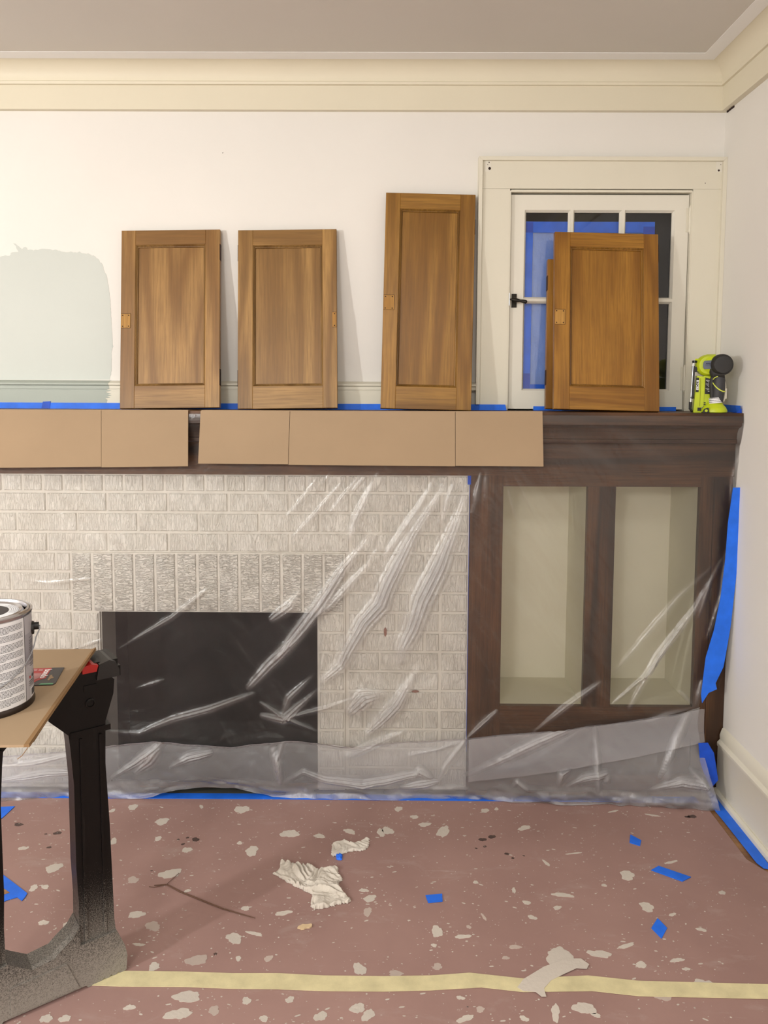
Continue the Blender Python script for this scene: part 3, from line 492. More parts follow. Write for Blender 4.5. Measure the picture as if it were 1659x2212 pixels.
# hinges
for zc in (1.930, 1.395):
    h = MB().tube([(-.1105, -.010, zc-.040), (-.1105, -.010, zc+.040)], .0055, 12)
    for k in (-.018, .0, .018): h.tube([(-.1105, -.010, zc+k-.0008), (-.1105, -.010, zc+k+.0008)], .0059, 12)
    h.tube([(-.1105, -.010, zc-.047), (-.1105, -.010, zc-.040)], [.0025, .0052], 12).tube([(-.1105, -.010, zc+.040), (-.1105, -.010, zc+.047)], [.0052, .0025], 12)
    h.box(-.122, -.1105, -.0062, -.003, zc-.04, zc+.04)
    h.build('hinge', 'trim', win, True)
# casement latch
la = MB().box(-.7085, -.6915, -.0075, -.0035, 1.6345, 1.681).build('latch_plate', 'black_metal', win)
MB().tube([(-.700, -.0075, 1.658), (-.700, -.020, 1.658)], .0075, 14).tube([(-.700, -.020, 1.658), (-.700, -.026, 1.658)], [.010, .006], 14).build('latch_boss', 'black_metal', la, True)
MB().tube([(-.716, -.018, 1.661), (-.705, -.022, 1.6595), (-.696, -.024, 1.6575), (-.684, -.027, 1.6555), (-.672, -.030, 1.653), (-.6635, -.031, 1.6515), (-.660, -.031, 1.651)], [.002, .005, .0075, .0045, .0062, .0066, .003], 14).build('latch_handle', 'black_metal', la, True)
MB().tube([(-.7185, -.0215, 1.640), (-.7185, -.0225, 1.661), (-.7185, -.0215, 1.682)], .0016, 8).build('strike', 'steel', la, True)
# outside: near-black sheet, the night darkness painted in behind the glass
MB().box(-.74, -.09, .135, .139, 1.284, 2.03).build('night_sheet', 'night_black', win)
# masking frame of blue tape with film behind the glass
mk = thing('window_masking', 'blue tape frame with pale blue film masking the outside of the window', 'window masking', (-1.1295*.0124, .0235, 1.3578*.0124)); mk.scale = (.9876, .9876, .9876)
MB().box(-.668, -.6285, -.001, 0, 1.350, 1.936).build('tape_strip', 'blue_tape', mk)
MB().box(-.668, -.2065, -.0018, -.001, 1.8985, 1.936).build('tape_strip', 'blue_tape', mk)
MB().box(-.246, -.2065, -.0026, -.0018, 1.350, 1.920).build('tape_strip', 'blue_tape_deep', mk)
MB().box(-.668, -.2065, -.0018, -.001, 1.350, 1.3735).build('tape_strip', 'blue_tape', mk)
MB().box(-.668, -.630, -.0024, -.0018, 1.352, 1.412).build('tape_strip', 'blue_tape_deep', mk)
MB().box(-.668, -.6285, -.0024, -.0018, 1.899, 1.934).build('tape_strip', 'blue_tape_deep', mk)
n = 60; vs = []; fs = []
for j in range(n+1):
    for i in range(n+1):
        x = -.63+.385*i/n; z = 1.372+.53*j/n
        y = .003+.004*mnoise.noise(Vector((x*9+z*3, z*4, 1)))+.003*abs(mnoise.noise(Vector((x*25+z*9, z*5, 3))))
        vs.append((x, y, z))
for j in range(n):
    for i in range(n): a = j*(n+1)+i; fs.append((a, a+1, a+n+2, a+n+1))
mesh('film', vs, fs, 'film_blue', mk, True)
MB().box(-.64, -.235, .012, .014, 1.36, 1.91).build('backing_film', 'blue_paper', mk)

# ================================================================ RIGHT BASEBOARD
bb = [(0, 0), (.030, 0), (.032, .006), (.030, .016), (.022, .022), (.018, .022), (.018, .165), (.021, .170), (.021, .180), (.012, .190), (.013, .205), (.006, .226), (0, .231)]
struct(MB().sweep(bb, 'Y', -5.2, -.172).build('baseboard_right', 'baseboard', None, True))

# ================================================================ MANTEL, CABINETS
man = thing('mantel_shelf', 'dark stained wooden mantel shelf running across the whole wall', 'mantel', (0, 0, 0))
MB().box(-4.2, -.001, -.223, .0, 1.252, 1.283).build('shelf', 'dark_wood_h', man)
mp = [(0, 1.252), (.217, 1.252), (.217, 1.244), (.212, 1.240)]
for k in range(7): a = k/6*math.pi/2; mp.append((.208-.026*math.sin(a), 1.238-.040*(1-math.cos(a))))
mp += [(.186, 1.196), (.186, 1.184), (.178, 1.182), (0, 1.182)]
MB().sweep([(o_-.0, z) for o_, z in mp], 'X', -4.2, -.001).build('bed_moulding', 'dark_wood_h', man, True)
MB().box(-4.2, -.001, -.176, -.02, 1.075, 1.182).build('frieze_board', 'dark_wood_h', man)

cab = thing('bookcase_cabinet', 'dark wood built-in cabinet with two cream interiors right of the fireplace', 'cabinet', (0, 0, 0))
Yf = -.170
def cb(n, x0, x1, z0, z1, m, y0=Yf, y1=Yf+.02): return box(n, x0, x1, y0, y1, z0, z1, m, cab)
cb('stile', -.8587, -.7505, .09, 1.075, 'dark_wood_v'); cb('stile', -.4745, -.3825, .2985, 1.0395, 'dark_wood_v'); cb('stile', -.1075, -.058, .09, 1.075, 'dark_wood_v')
cb('stile', -.0565, -.001, .0, 1.075, 'dark_wood_v', Yf+.003)
cb('rail', -.7505, -.1075, 1.0395, 1.075, 'dark_wood_h'); cb('rail', -.7505, -.1075, .19, .2985, 'dark_wood_h')
cb('base_board', -.8587, -.058, 0, .19, 'dark_wood_h', Yf+.006)
for x0, x1 in ((-.7505, -.4745), (-.3825, -.1075)):
    MB().box(x0-.01, x1+.01, .088, .096, .28, 1.06).build('back_panel', 'cream_inside', cab)
    MB().box(x0-.012, x0, Yf+.02, .09, .28, 1.06).build('side_panel', 'cream_inside', cab)
    MB().box(x1, x1+.012, Yf+.02, .09, .28, 1.06).build('side_panel', 'cream_inside', cab)
    MB().box(x0, x1, Yf+.02, .09, .288, .2985).build('bottom_panel', 'cream_inside', cab)
    MB().box(x0, x1, Yf+.02, .09, 1.0395, 1.050).build('top_panel', 'cream_inside', cab)
# routed line on right stile
MB().box(-.064, -.062, Yf-.0006, Yf+.002, .21, 1.07).box(-.085, -.062, Yf-.0006, Yf+.002, .208, .211).build('joint_line', 'dark_line', cab)

# ================================================================ FIREPLACE
fp = thing('fireplace', 'white painted brick fireplace with a black opening under clear plastic', 'fireplace', (0, 0, 0))
C = .0667; Z0 = 1.0144; J = .0085
YB = -.163
OX0, OX1, OZ = -2.084, -1.3573, Z0-6*C
mort = MB().box(-4.1, OX0+.004, YB-.0015, -.04, 0, 1.074).box(OX1-.004, -.861, YB-.0015, -.04, 0, 1.074).box(OX0+.004, OX1-.004, YB-.0015, -.04, OZ+.004, 1.074)
mort.box(-2.1736, OX0, YB-.0105, -.1, 0, Z0-3*C).box(OX1, -1.2694, YB-.0105, -.1, 0, Z0-3*C).box(OX0, OX1, YB-.0105, -.1, OZ+.001, Z0-3*C)
mort.build('mortar', 'mortar', fp)
cache = {}
def brick(x0, x1, z0, z1, y=0., kind='brick'):
    x0 += J/2; x1 -= J/2; z0 += J/2; z1 -= J/2
    wk, hk = round(x1-x0, 3), round(z1-z0, 3); key = (wk, hk, kind)
    if key not in cache:
        o = MB().box(-wk/2, wk/2, -.006, .012, -hk/2, hk/2, .0024).build('brick', kind, fp); cache[key] = o.data
    else:
        o = link('brick', cache[key], None, fp)
    o.location = ((x0+x1)/2+random.uniform(-.0008, .0008), YB+y+random.uniform(-.0012, .0012), (z0+z1)/2)
XL = -2.62
# top course of headers
x = -.8613
while x-C > XL: brick(x-C, x, Z0, Z0+.060); x -= C
# three stretcher courses
for i in range(3):
    z1 = Z0-i*C; x = -.8613
    brick(x-.0905, x, z1-C, z1); x -= .0905
    if i % 2 == 0: brick(x-.1, x, z1-C, z1); x -= .1
    while x-.2 > XL: brick(x-.2, x, z1-C, z1); x -= .2
# soldier course over the opening
n = 13; wS = (-1.2694+2.1736)/n
for k in range(n): brick(-2.1736+k*wS, -2.1736+(k+1)*wS, Z0-6*C, Z0-3*C, -.009, 'brick_soldier')
# jambs, fields, right pier
for i in range(3, 16):
    z1 = Z0-i*C; z0 = max(z1-C, 0.0)
    if z1 < .02: break
    if i >= 6:
        brick(OX1, -1.2694, z0, z1, -.009); brick(-2.1736, OX0, z0, z1, -.009)
    x = -.8613; brick(x-.0905, x, z0, z1); x -= .0925
    off = (0, .1, .055, .15)[i % 4]
    a = -1.2600
    cuts = [x]
    nx = x-(.2-off if off else .2)
    while nx > a+.03: cuts.append(nx); nx -= .2
    cuts.append(a)
    for c1, c0 in zip(cuts[:-1], cuts[1:]): brick(c0, c1, z0, z1)
    x = -2.178
    cuts = [x]; nx = x-(.2-off if off else .2)
    while nx > XL: cuts.append(nx); nx -= .2
    for c1, c0 in zip(cuts[:-1], cuts[1:]): brick(c0, c1, z0, z1)
# old chips in the paint and blue tape in the joint beside the cabinet
for x, z, a, b in ((-1.036, .727, .008, .014), (-1.033, .347, .014, .005), (-1.135, .55, .006, .016)):
    MB().prism([(x+a*math.cos(t*math.pi/4)*random.uniform(.7, 1.2), z+b*math.sin(t*math.pi/4)*random.uniform(.7, 1.2)) for t in range(8)], YB-.0068, YB-.0055).build('paint_chip', 'chip', fp)
jt = MB().box(-.8616, -.8604, Yf-.0022, Yf-.0004, .14, 1.072).box(-.868, -.857, Yf-.0026, Yf-.0014, 1.045, 1.074).build('joint_tape', 'blue_tape_deep'); tag(jt, 'thin vertical blue tape between painted brick and dark cabinet, behind the plastic', 'tape')
# firebox
MB().box(OX0, OX1, .085, .12, 0, OZ).box(OX0-.03, OX0+.0035, YB+.006, .12, 0, OZ).box(OX1-.0035, OX1+.03, YB+.006, .12, 0, OZ).box(OX0, OX1, YB+.006, .12, OZ-.0005, OZ+.02).build('firebox', 'soot', fp)
MB().box(OX0, OX1, -.12, .085, .0, .006).build('firebox_floor', 'soot', fp)
MB().box(-2.5, -.862, -.1985, -.165, .0005, .004).build('hearth_strip', 'slate', fp)

# ================================================================ FLOOR COVERING
tap = {}
paper = thing('rosin_paper_sheet', 'dusty red rosin paper covering the floor, spotted with white paint', 'floor paper', (0, 0, 0))
poly = [(-4.4, -5.0), (-.052, -5.0), (-.052, -.60), (-.085, -.54), (-.085, -.2), (-.14, -.2005), (-4.4, -.2005)]
MB().prism(poly, .0006, .0020, 'Z').build('paper', 'paper', paper)
def blob(cx, cy_, rx, ry, ang=0, rough=.3, n=26, seed=0, h=.0026, z0=.0019):
    r_ = random.Random(seed); ph = [r_.uniform(0, 6.28) for _ in range(6)]
    pts = []
    for k in range(n):
        a = 2*math.pi*k/n
        f = 1+rough*(.5*math.sin(2*a+ph[0])+.3*math.sin(3*a+ph[1])+.25*math.sin(5*a+ph[2])+.2*math.sin(9*a+ph[3]))+r_.uniform(-.05, .05)*rough
        x, y = rx*f*math.cos(a), ry*f*math.sin(a)
        pts.append((cx+x*math.cos(ang)-y*math.sin(ang), cy_+x*math.sin(ang)+y*math.cos(ang)))
    return pts
for i, (x, y, rx, ry) in enumerate(SPLATS):
    thin = i in (11, 15, 14, 19, 24, 30, 64, 76, 77, 78, 79, 86, 92, 93) 
    MB().prism(blob(x, y, rx*.95, ry*.95, random.uniform(-.4, .4), .30, 34, i), .0019, .0027, 'Z').build('paint_splotch', 'thin_paint' if thin else 'dry_paint', paper)
MB().prism(STREAK, .0048, .0056, 'Z').build('paint_streak', 'dry_paint', paper)
for i, (x, y, r_) in enumerate(DARKS):
    MB().prism(blob(x, y, r_, r_*.8, 0, .3, 16, 90+i), .0019, .0024, 'Z').build('dark_stain', 'dark_stain', paper)
# fine spatter, uncountable
mb = MB()
for k in range(2600):
    if k < 1700: x, y = random.uniform(-2.4, -.1), -.22-abs(random.gauss(0, .55))
    else:
        cx_, cy_, _, _ = random.choice(SPLATS); x, y = cx_+random.gauss(0, .05), cy_+random.gauss(0, .035)
    if y > -.215 or x > -.11 or y < -1.6: continue
    r_ = random.choice((.0006, .0007, .0008, .001, .001, .0013, .0016, .0024)); m_ = 6
    el = random.uniform(1, 3.2) if random.random() < .5 else 1; an = random.uniform(-.5, .5)
    ps = [(x+r_*el*math.cos(2*math.pi*j/m_)*math.cos(an)-r_*math.sin(2*math.pi*j/m_)*math.sin(an), y+r_*el*math.cos(2*math.pi*j/m_)*math.sin(an)+r_*math.sin(2*math.pi*j/m_)*math.cos(an)) for j in range(m_)]
    z = .0026; b = len(mb.v)
    mb.v += [(a, c, z) for a, c in ps]; mb.f.append(tuple(range(b, b+m_)))
tag(mb.build('paint_spatter', 'dry_paint', paper, False, False), kind='stuff')

# cream tape strip over paper seam
vs = []; fs = []
m_ = len(STRIP_TOP)
for (a, b), (c, d) in zip(STRIP_TOP, STRIP_BOT):
    vs += [(a, b, .0046), (c, d, .0046), (a, b, .0030), (c, d, .0030)]
for i in range(m_-1):
    a = 4*i; fs += [(a, a+1, a+5, a+4), (a+2, a+6, a+7, a+3), (a, a+4, a+6, a+2), (a+1, a+3, a+7, a+5)]
tag(mesh('masking_tape_strip', vs, fs, 'cream_tape'), 'long wavy cream masking tape strip stuck across the floor paper', 'tape')

def slab(name, pts, z0, z1, m, label, cat='tape', group=None):
    o = MB().prism(pts, z0, z1, 'Z').build(name, m); return tag(o, label, cat, group)
slab('tape_scrap', SCRAP_a, .0022, .0040, 'blue_tape', 'small blue tape scrap on the floor paper, nearest the plastic on the right')
slab('tape_scrap', SCRAP_b, .0030, .0048, 'blue_tape', 'longest blue tape scrap, slanting on the floor paper at the right')
slab('tape_scrap', SCRAP_c, .0030, .0048, 'blue_tape', 'blue rectangular tape scrap with a frayed edge right of the crumpled rag')
slab('tape_scrap', SCRAP_d, .0022, .0040, 'blue_tape', 'diamond-shaped blue tape scrap on the floor paper below the slanting one')
slab('tape_scrap', SCRAP_e, .0030, .0044, 'blue_tape', 'blue tape end left of the sawhorse, nearest the plastic sheet')
lf = slab('floor_tape', SCRAP_f, .0030, .0044, 'blue_tape', 'wide blue tape corner left of the sawhorse leg around a bare patch')
MB().prism([(-2.2519, -0.643), (-2.1788, -0.6859), (-2.1384, -0.7142), (-2.1578, -0.7276), (-2.1886, -0.7628)], .0046, .0052, 'Z').build('bare_patch', 'oak_floor', lf)

# hearth edge tape
slab('floor_tape', [(-2.6, -.2335), (-2.6, -.1995), (-1.95, -.1995), (-1.2, -.2000), (-.10, -.2010), (-.10, -.236), (-.9, -.234), (-1.5, -.232)], .0022, .0040, 'blue_tape', 'straight blue tape line on the floor along the foot of the plastic sheet')
slab('floor_tape', SIDE_TAPE, .0024, .0042, 'blue_tape', 'blue tape strip on the floor running along the right baseboard')

# rag, paper towel, tape wad: crumpled height fields inside an outline
def inside_dist(px, py, poly):
    n = len(poly); ins = np.zeros(px.shape, bool); d2 = np.full(px.shape, 9.)
    for i in range(n):
        x0, y0 = poly[i]; x1, y1 = poly[(i+1) % n]
        c = ((y0 > py) != (y1 > py)) & (px < (x1-x0)*(py-y0)/(y1-y0+1e-12)+x0); ins ^= c
        dx, dy = x1-x0, y1-y0; t = np.clip(((px-x0)*dx+(py-y0)*dy)/(dx*dx+dy*dy+1e-12), 0, 1)
        d2 = np.minimum(d2, (px-x0-t*dx)**2+(py-y0-t*dy)**2)
    return ins, np.sqrt(d2)
def crumple(name, poly, step, hmax, fs_, m, label, cat, zb, ridges=3, seed=0, edge=.008, sharp=1.0):
    xs_ = np.arange(min(p[0] for p in poly), max(p[0] for p in poly)+step, step); ys_ = np.arange(min(p[1] for p in poly), max(p[1] for p in poly)+step, step)
    PX, PY = np.meshgrid(xs_, ys_); ins, d = inside_dist(PX, PY, poly)
    if ridges == 0: ins = ins & (d > .0045*np.abs(np.sin(PX*330+4*np.sin(PY*150))*np.sin(PY*290+PX*90)))
    Z = np.zeros(PX.shape)
    for j in range(PX.shape[0]):
        for i in range(PX.shape[1]):
            if not ins[j, i]: continue
            x, y = PX[j, i], PY[j, i]
            wx = x+.02*mnoise.noise(Vector((x*18, y*18, seed))); wy = y+.02*mnoise.noise(Vector((x*18, y*18, seed+9)))
            if ridges == 0:
                u = x*.55+y*.83; v = y*.55-x*.83
                q1 = mnoise.noise(Vector((x*16, y*16, seed)))*.035; q2 = mnoise.noise(Vector((x*16, y*16, seed+4)))*.035
                sel = .5+.5*math.tanh(9*mnoise.noise(Vector((x*12, y*12, seed+8))))
                b1 = abs(mnoise.noise(Vector(((u+q1)*62, (v+q2)*17, seed+1)))); b2 = abs(mnoise.noise(Vector(((u+q2)*17, (v+q1)*62, seed+2)))); b3 = abs(mnoise.noise(Vector(((x+q1)*120, (y+q2)*120, seed+3))))
                Z[j, i] = .16+1.5*(b1*sel+b2*(1-sel))**.75+.28*b3+.35*max(-.3, mnoise.noise(Vector((x*14, y*14, seed+6)))); continue
            a = 0; am = 1; f = fs_
            for k in range(ridges):
                a += am*(1-abs(mnoise.noise(Vector((wx*f, wy*f*1.3, seed+k*5))))*2.6); am *= .55; f *= 1.9
            Z[j, i] = max(.06, (a/1.9)**sharp if a > 0 else 0)
    for _ in range(1 if ridges == 0 else 2): Z = (Z+np.roll(Z, 1, 0)+np.roll(Z, -1, 0)+np.roll(Z, 1, 1)+np.roll(Z, -1, 1))/5
    Z = Z*hmax*np.clip(d/edge, .12, 1)**.6
    idx = -np.ones(PX.shape, int); vs = []
    for j in range(PX.shape[0]):
        for i in range(PX.shape[1]):
            if ins[j, i]: idx[j, i] = len(vs); vs.append((PX[j, i], PY[j, i], zb+Z[j, i]))
    nt = len(vs); fs = []; cnt = {}
    for j in range(PX.shape[0]-1):
        for i in range(PX.shape[1]-1):
            q = (idx[j, i], idx[j, i+1], idx[j+1, i+1], idx[j+1, i])
            if min(q) >= 0:
                fs.append(tuple(int(t) for t in q))
                for k in range(4):
                    e_ = (int(q[k]), int(q[(k+1) % 4])); cnt[e_] = 1
    rim = [e_ for e_ in cnt if (e_[1], e_[0]) not in cnt]
    low = {}
    for a, b in rim:
        for t in (a, b):
            if t not in low: low[t] = len(vs); vs.append((vs[t][0], vs[t][1], zb))
        fs.append((b, a, low[a], low[b]))
    return tag(mesh(name, vs, fs, m, None, True), label, cat)
crumple('rag', RAG, .0013, .0135, 42, 'cloth', 'crumpled off-white cotton rag lying on the floor paper', 'rag', .0030, 0, 3, .006, 1.1)
crumple('paper_towel', TISSUE, .0015, .0065, 22, 'tissue', 'smaller flat white cloth scrap beyond the crumpled rag', 'cloth', .0030, 0, 11, .005)
crumple('tape_wad', WAD, .0012, .012, 90, 'blue_tape', 'tiny crumpled wad of blue tape touching the white cloth scrap', 'tape', .0030, 3, 21, .004)
mb = MB().tube([(x, y, .0045) for x, y in TWIG], [.0012, .0016, .002, .002, .0018, .0014, .0008], 6)
x, y = TWIG[1]; mb.tube([(x, y, .0045), (x-.03, y-.012, .0045), (x-.045, y-.010, .0045)], .0008, 5); mb.tube([(x, y, .0045), (x+.02, y+.05, .0045)], .0008, 5)
tag(mb.build('fibre_strand', 'twig', None, True), 'thin brown fibre strand lying on the floor paper right of the sawhorse', 'debris')
tag(MB().prism(blob(-1.333, -.836, .016, .009, .3, .35, 14, 400), .0030, .0065, 'Z').build('plaster_chip', 'plaster', None), 'small beige plaster chip on the floor in front of the crumpled rag', 'debris')

# ================================================================ PLASTIC SHEET
ps = thing('plastic_sheet', 'large clear plastic drop sheet hanging from the mantel over fireplace and cabinets', 'plastic sheet', (0, 0, 0))
def seg_field(X, Z, folds, scale):
    D = np.zeros(X.shape); G = np.zeros(X.shape)
    for pts, wpx, amp in folds:
        wdt = wpx/660*.5
        L = [0]
        for a, b in zip(pts[:-1], pts[1:]): L.append(L[-1]+math.hypot(b[0]-a[0], b[1]-a[1]))
        best = np.full(X.shape, 9.); sd = np.zeros(X.shape); tt = np.zeros(X.shape)
        for i, (a, b) in enumerate(zip(pts[:-1], pts[1:])):
            dx, dz = b[0]-a[0], b[1]-a[1]; l2 = dx*dx+dz*dz
            t = np.clip(((X-a[0])*dx+(Z-a[1])*dz)/l2, 0, 1)
            ex, ez = X-a[0]-t*dx, Z-a[1]-t*dz; d = np.hypot(ex, ez)
            s = (dx*ez-dz*ex)/math.sqrt(l2); mset = d < best
            best = np.where(mset, d, best); sd = np.where(mset, s, sd); tt = np.where(mset, (L[i]+t*math.sqrt(l2))/L[-1], tt)
        prof_ = np.clip(4*tt*(1-tt), 0, 1)**.5*(.35+.65*smoothstep(0, .6, tt))
        ww = wdt*(.25+.75*prof_)+.0015
        ridge = np.exp(-(best/ww)**2)
        # several pleats inside a wide gather
        k = 1.2 if wpx < 12 else (2.6 if wpx < 25 else 4.2)
        pleat = .6+.4*np.cos(sd/ww*math.pi*k*.9)
        D += amp*scale*ridge*pleat*prof_*(1+wpx/25)
        G += ridge*prof_*min(1., wpx/26)*.8*min(1.1, amp/1.2)  # fold mask that carries the painted highlight streaks
    return D, np.clip(G, 0, 1)
def vnoise(X, Z, sx, sz, seed):
    r_ = np.random.default_rng(seed); n = 64; T = r_.random((n, n))
    u = (X*sx) % n; v = (Z*sz) % n; i = u.astype(int); j = v.astype(int); fu = u-i; fv = v-j; fu = fu*fu*(3-2*fu); fv = fv*fv*(3-2*fv)
    i1 = (i+1) % n; j1 = (j+1) % n
    return (T[i, j]*(1-fu)+T[i1, j]*fu)*(1-fv)+(T[i, j1]*(1-fu)+T[i1, j1]*fu)*fv-.5
def grid_mesh(name, X, Y, Z, G, m):
    nz, nx = X.shape; me = bpy.data.meshes.new(name)
    co = np.stack([X, Y, Z], -1).reshape(-1, 3).astype(np.float32)
    a = (np.arange(nz-1)[:, None]*nx+np.arange(nx-1)[None, :]).ravel()
    q = np.stack([a, a+1, a+nx+1, a+nx], -1).astype(np.int32)
    me.vertices.add(len(co)); me.vertices.foreach_set('co', co.ravel())
    me.loops.add(q.size); me.loops.foreach_set('vertex_index', q.ravel())
    me.polygons.add(len(q)); me.polygons.foreach_set('loop_start', np.arange(0, q.size, 4, dtype=np.int32))
    me.polygons.foreach_set('loop_total', np.full(len(q), 4, np.int32))
    me.update(calc_edges=True)
    at = me.attributes.new('gather_sheen', 'FLOAT', 'POINT'); at.data.foreach_set('value', G.ravel().astype(np.float32))
    return link(name, me, m, ps, True)
er = sorted([(z, x) for x, z in EDGE_R]); ez = [a for a, b in er]; ex = [min(b, -.004) for a, b in er]
hb = sorted(HEM_BOT); hbx = [a for a, b in hb]; hby = [b for a, b in hb]
ht = sorted(HEM_TOP); htx = [a for a, b in ht]; htz = [b for a, b in ht]
def base_out(X, Z):
    zk = [0, .06, .16, .25, .40, .70, .95, 1.05, 1.10, 1.18, 1.19, 1.25, 1.262, 1.275]
    fire = [.236, .226, .205, .190, .180, .179, .181, .184, .190, .202, .210, .2285, .2290, .2275]
    cabi = [.236, .226, .212, .200, .190, .187, .188, .190, .194, .204, .211, .2285, .2290, .2275]
    A = np.interp(Z, zk, fire); B = np.interp(Z, zk, cabi); t = smoothstep(-1.05, -.75, X)
    return A*(1-t)+B*t
def floor_out(X): return -np.interp(X, hbx, hby)
nx, nz = 820, 440
zz = np.linspace(.004, 1.274, nz); U = np.linspace(0, 1, nx)
Zg = np.repeat(zz[:, None], nx, 1); xr = np.interp(zz, ez, ex); Xg = -2.66+(xr[:, None]+2.66)*U[None, :]
D, G = seg_field(Xg, Zg, FOLDS, .0042)
und = .006*vnoise(Xg+Zg*.8, Zg-Xg*.2, 6, 3, 1)+.003*vnoise(Xg+Zg*.8, Zg*.6-Xg*.4, 22, 9, 2)+.0012*vnoise(Xg+Zg*.7, Zg*.5-Xg*.5, 70, 26, 3)
fade = smoothstep(1.27, 1.18, Zg)*.9+.1
o0 = base_out(Xg, Zg)
fo = floor_out(Xg); kf = smoothstep(.24, .0, Zg)
o0 = o0*(1-kf)+np.maximum(fo, .205)*kf
out_ = o0+(D+und+.003)*fade
out_ = np.maximum(out_, np.interp(Zg, [0, .3, 1.04, 1.075, 1.182, 1.2, 1.25, 1.28], [.178, .176, .176, .179, .188, .21, .2255, .2255]))
crumb = smoothstep(.10, .0, Zg)
out_ += crumb*(.010*vnoise(Xg, Zg, 30, 30, 8)+.006*vnoise(Xg, Zg, 90, 60, 9))
Zs = Zg.copy()
gap = np.exp(-((Xg+1.72)/.17)**4)*.030   # lifted hem where the hearth shows
Zs += gap*smoothstep(.12, 0, Zg)
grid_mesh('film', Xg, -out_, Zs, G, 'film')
# doubled hem (folded-over lower band)
nx2, nz2 = 560, 110
Xh = np.repeat(np.linspace(-2.66, -.02, nx2)[None, :], nz2, 0); tt = np.linspace(0, 1, nz2)[:, None]
xe = np.interp(.1, ez, ex)
topz = np.interp(Xh, htx, htz)+.004*vnoise(Xh, Xh*0, 14, 1, 5)
Zh = .004+(topz-.004)*tt
xrh = np.interp(Zh, ez, ex)-.002; Xh = np.minimum(Xh, xrh)
D2, G2 = seg_field(Xh, Zh, HEM_FOLDS, .0045)
D3, G3 = seg_field(Xh, Zh, FOLDS, .0014)
kf = smoothstep(.24, 0, Zh); o1 = base_out(Xh, Zh)*(1-kf)+np.maximum(floor_out(Xh), .205)*kf
out2 = o1+.010+.010*(1-np.abs(Zh/topz-.35))+D2+D3+.008*vnoise(Xh+Zh*.6, Zh, 9, 6, 11)+.004*vnoise(Xh+Zh*.9, Zh, 34, 18, 12)+.002*vnoise(Xh, Zh, 90, 60, 13)
lip = np.exp(-((topz-Zh)/.004)**2)*.003
out2 += lip
crumb = smoothstep(.07, .0, Zh); out2 += crumb*(.018*vnoise(Xh, Zh, 10, 40, 18)+.012*vnoise(Xh+Zh*.6, Zh, 30, 60, 19)+.006)
Zh2 = Zh+np.exp(-((Xh+1.72)/.17)**4)*.030*smoothstep(.12, 0, Zh)
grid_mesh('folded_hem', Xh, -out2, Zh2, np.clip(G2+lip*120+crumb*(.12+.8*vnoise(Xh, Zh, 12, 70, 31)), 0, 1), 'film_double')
# third ply: the triangle of film folded up over the cabinet base
nt1, nt2 = 160, 60
Xt = np.repeat(np.linspace(-.86, -.09, nt1)[None, :], nt2, 0); t_ = np.linspace(0, 1, nt2)[:, None]
tz = np.interp(Xt, htx, htz)+.002; bz = np.interp(Xt, [-.86, -.6, -.35, -.09], [.07, .11, .155, .21])
Zt = bz+(tz-bz)*t_
kf = smoothstep(.24, 0, Zt); o3 = base_out(Xt, Zt)*(1-kf)+np.maximum(floor_out(Xt), .205)*kf
D4, G4 = seg_field(Xt, Zt, HEM_FOLDS, .002)
out3 = o3+.030+D4+.006*vnoise(Xt+Zt*.6, Zt, 12, 8, 21)+.003*vnoise(Xt+Zt, Zt, 40, 20, 22)
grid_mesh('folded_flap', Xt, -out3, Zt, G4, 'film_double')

# tapes on the sheet's right edge
MB().prism(CORNER_TAPE, -.218, -.2155).build('edge_tape', 'blue_tape', ps)
MB().prism(LOW_TAPE, -.246, -.2435).build('edge_tape', 'blue_tape_deep', ps)

# ================================================================ WALL TAPES ABOVE THE MANTEL
def wtape(x0, x1, z0, z1, y0, y1, m, label):
    o = MB().box(x0, x1, y0, y1, z0, z1).build('wall_tape', m); return tag(o, label, 'tape')
wt = wtape(-2.9, -.7285, 1.2835, 1.3035, -.0222, -.0203, 'blue_tape', 'blue tape strip along the mantel behind the left three wooden doors')
MB().prism([(-2.3235, 1.2840), (-2.2950, 1.2840), (-2.2915, 1.3085), (-2.318, 1.3070)], -.0236, -.0223).build('tape_overlap', 'blue_tape_deep', wt)
MB().prism([(-.8165, 1.2838), (-.7235, 1.2838), (-.728, 1.3033), (-.8165, 1.3033)], -.0332, -.0312).build('tape_end', 'blue_tape', wt)
wtape(-.627, -.135, 1.2835, 1.2975, -.0072, -.0048, 'blue_tape', 'blue tape strip along the bottom of the window sash behind the leaning door')
mb = MB(); vs = []; fs = []
for i in range(15):
    t = i/14; y = -.040-.176*t; b = .0015+.006*max(0, t-.75)*4
    vs += [(-b, y, 1.2842), (-b-.0015, y, 1.3085-.002*t)]
for i in range(14): fs.append((2*i, 2*i+1, 2*i+3, 2*i+2))
o = mesh('wall_tape', vs, fs, 'blue_tape'); tag(o, 'blue tape on the right wall above the mantel end, beside the nail gun', 'tape')
MB().add([(-.003, -.14, 1.2838), (-.003, -.214, 1.2838), (-.022, -.218, 1.2840), (-.012, -.16, 1.2840), (-.004, -.214, 1.298)], [(0, 1, 2, 3), (1, 4, 2)]).build('curled_end', 'blue_tape_deep', o)

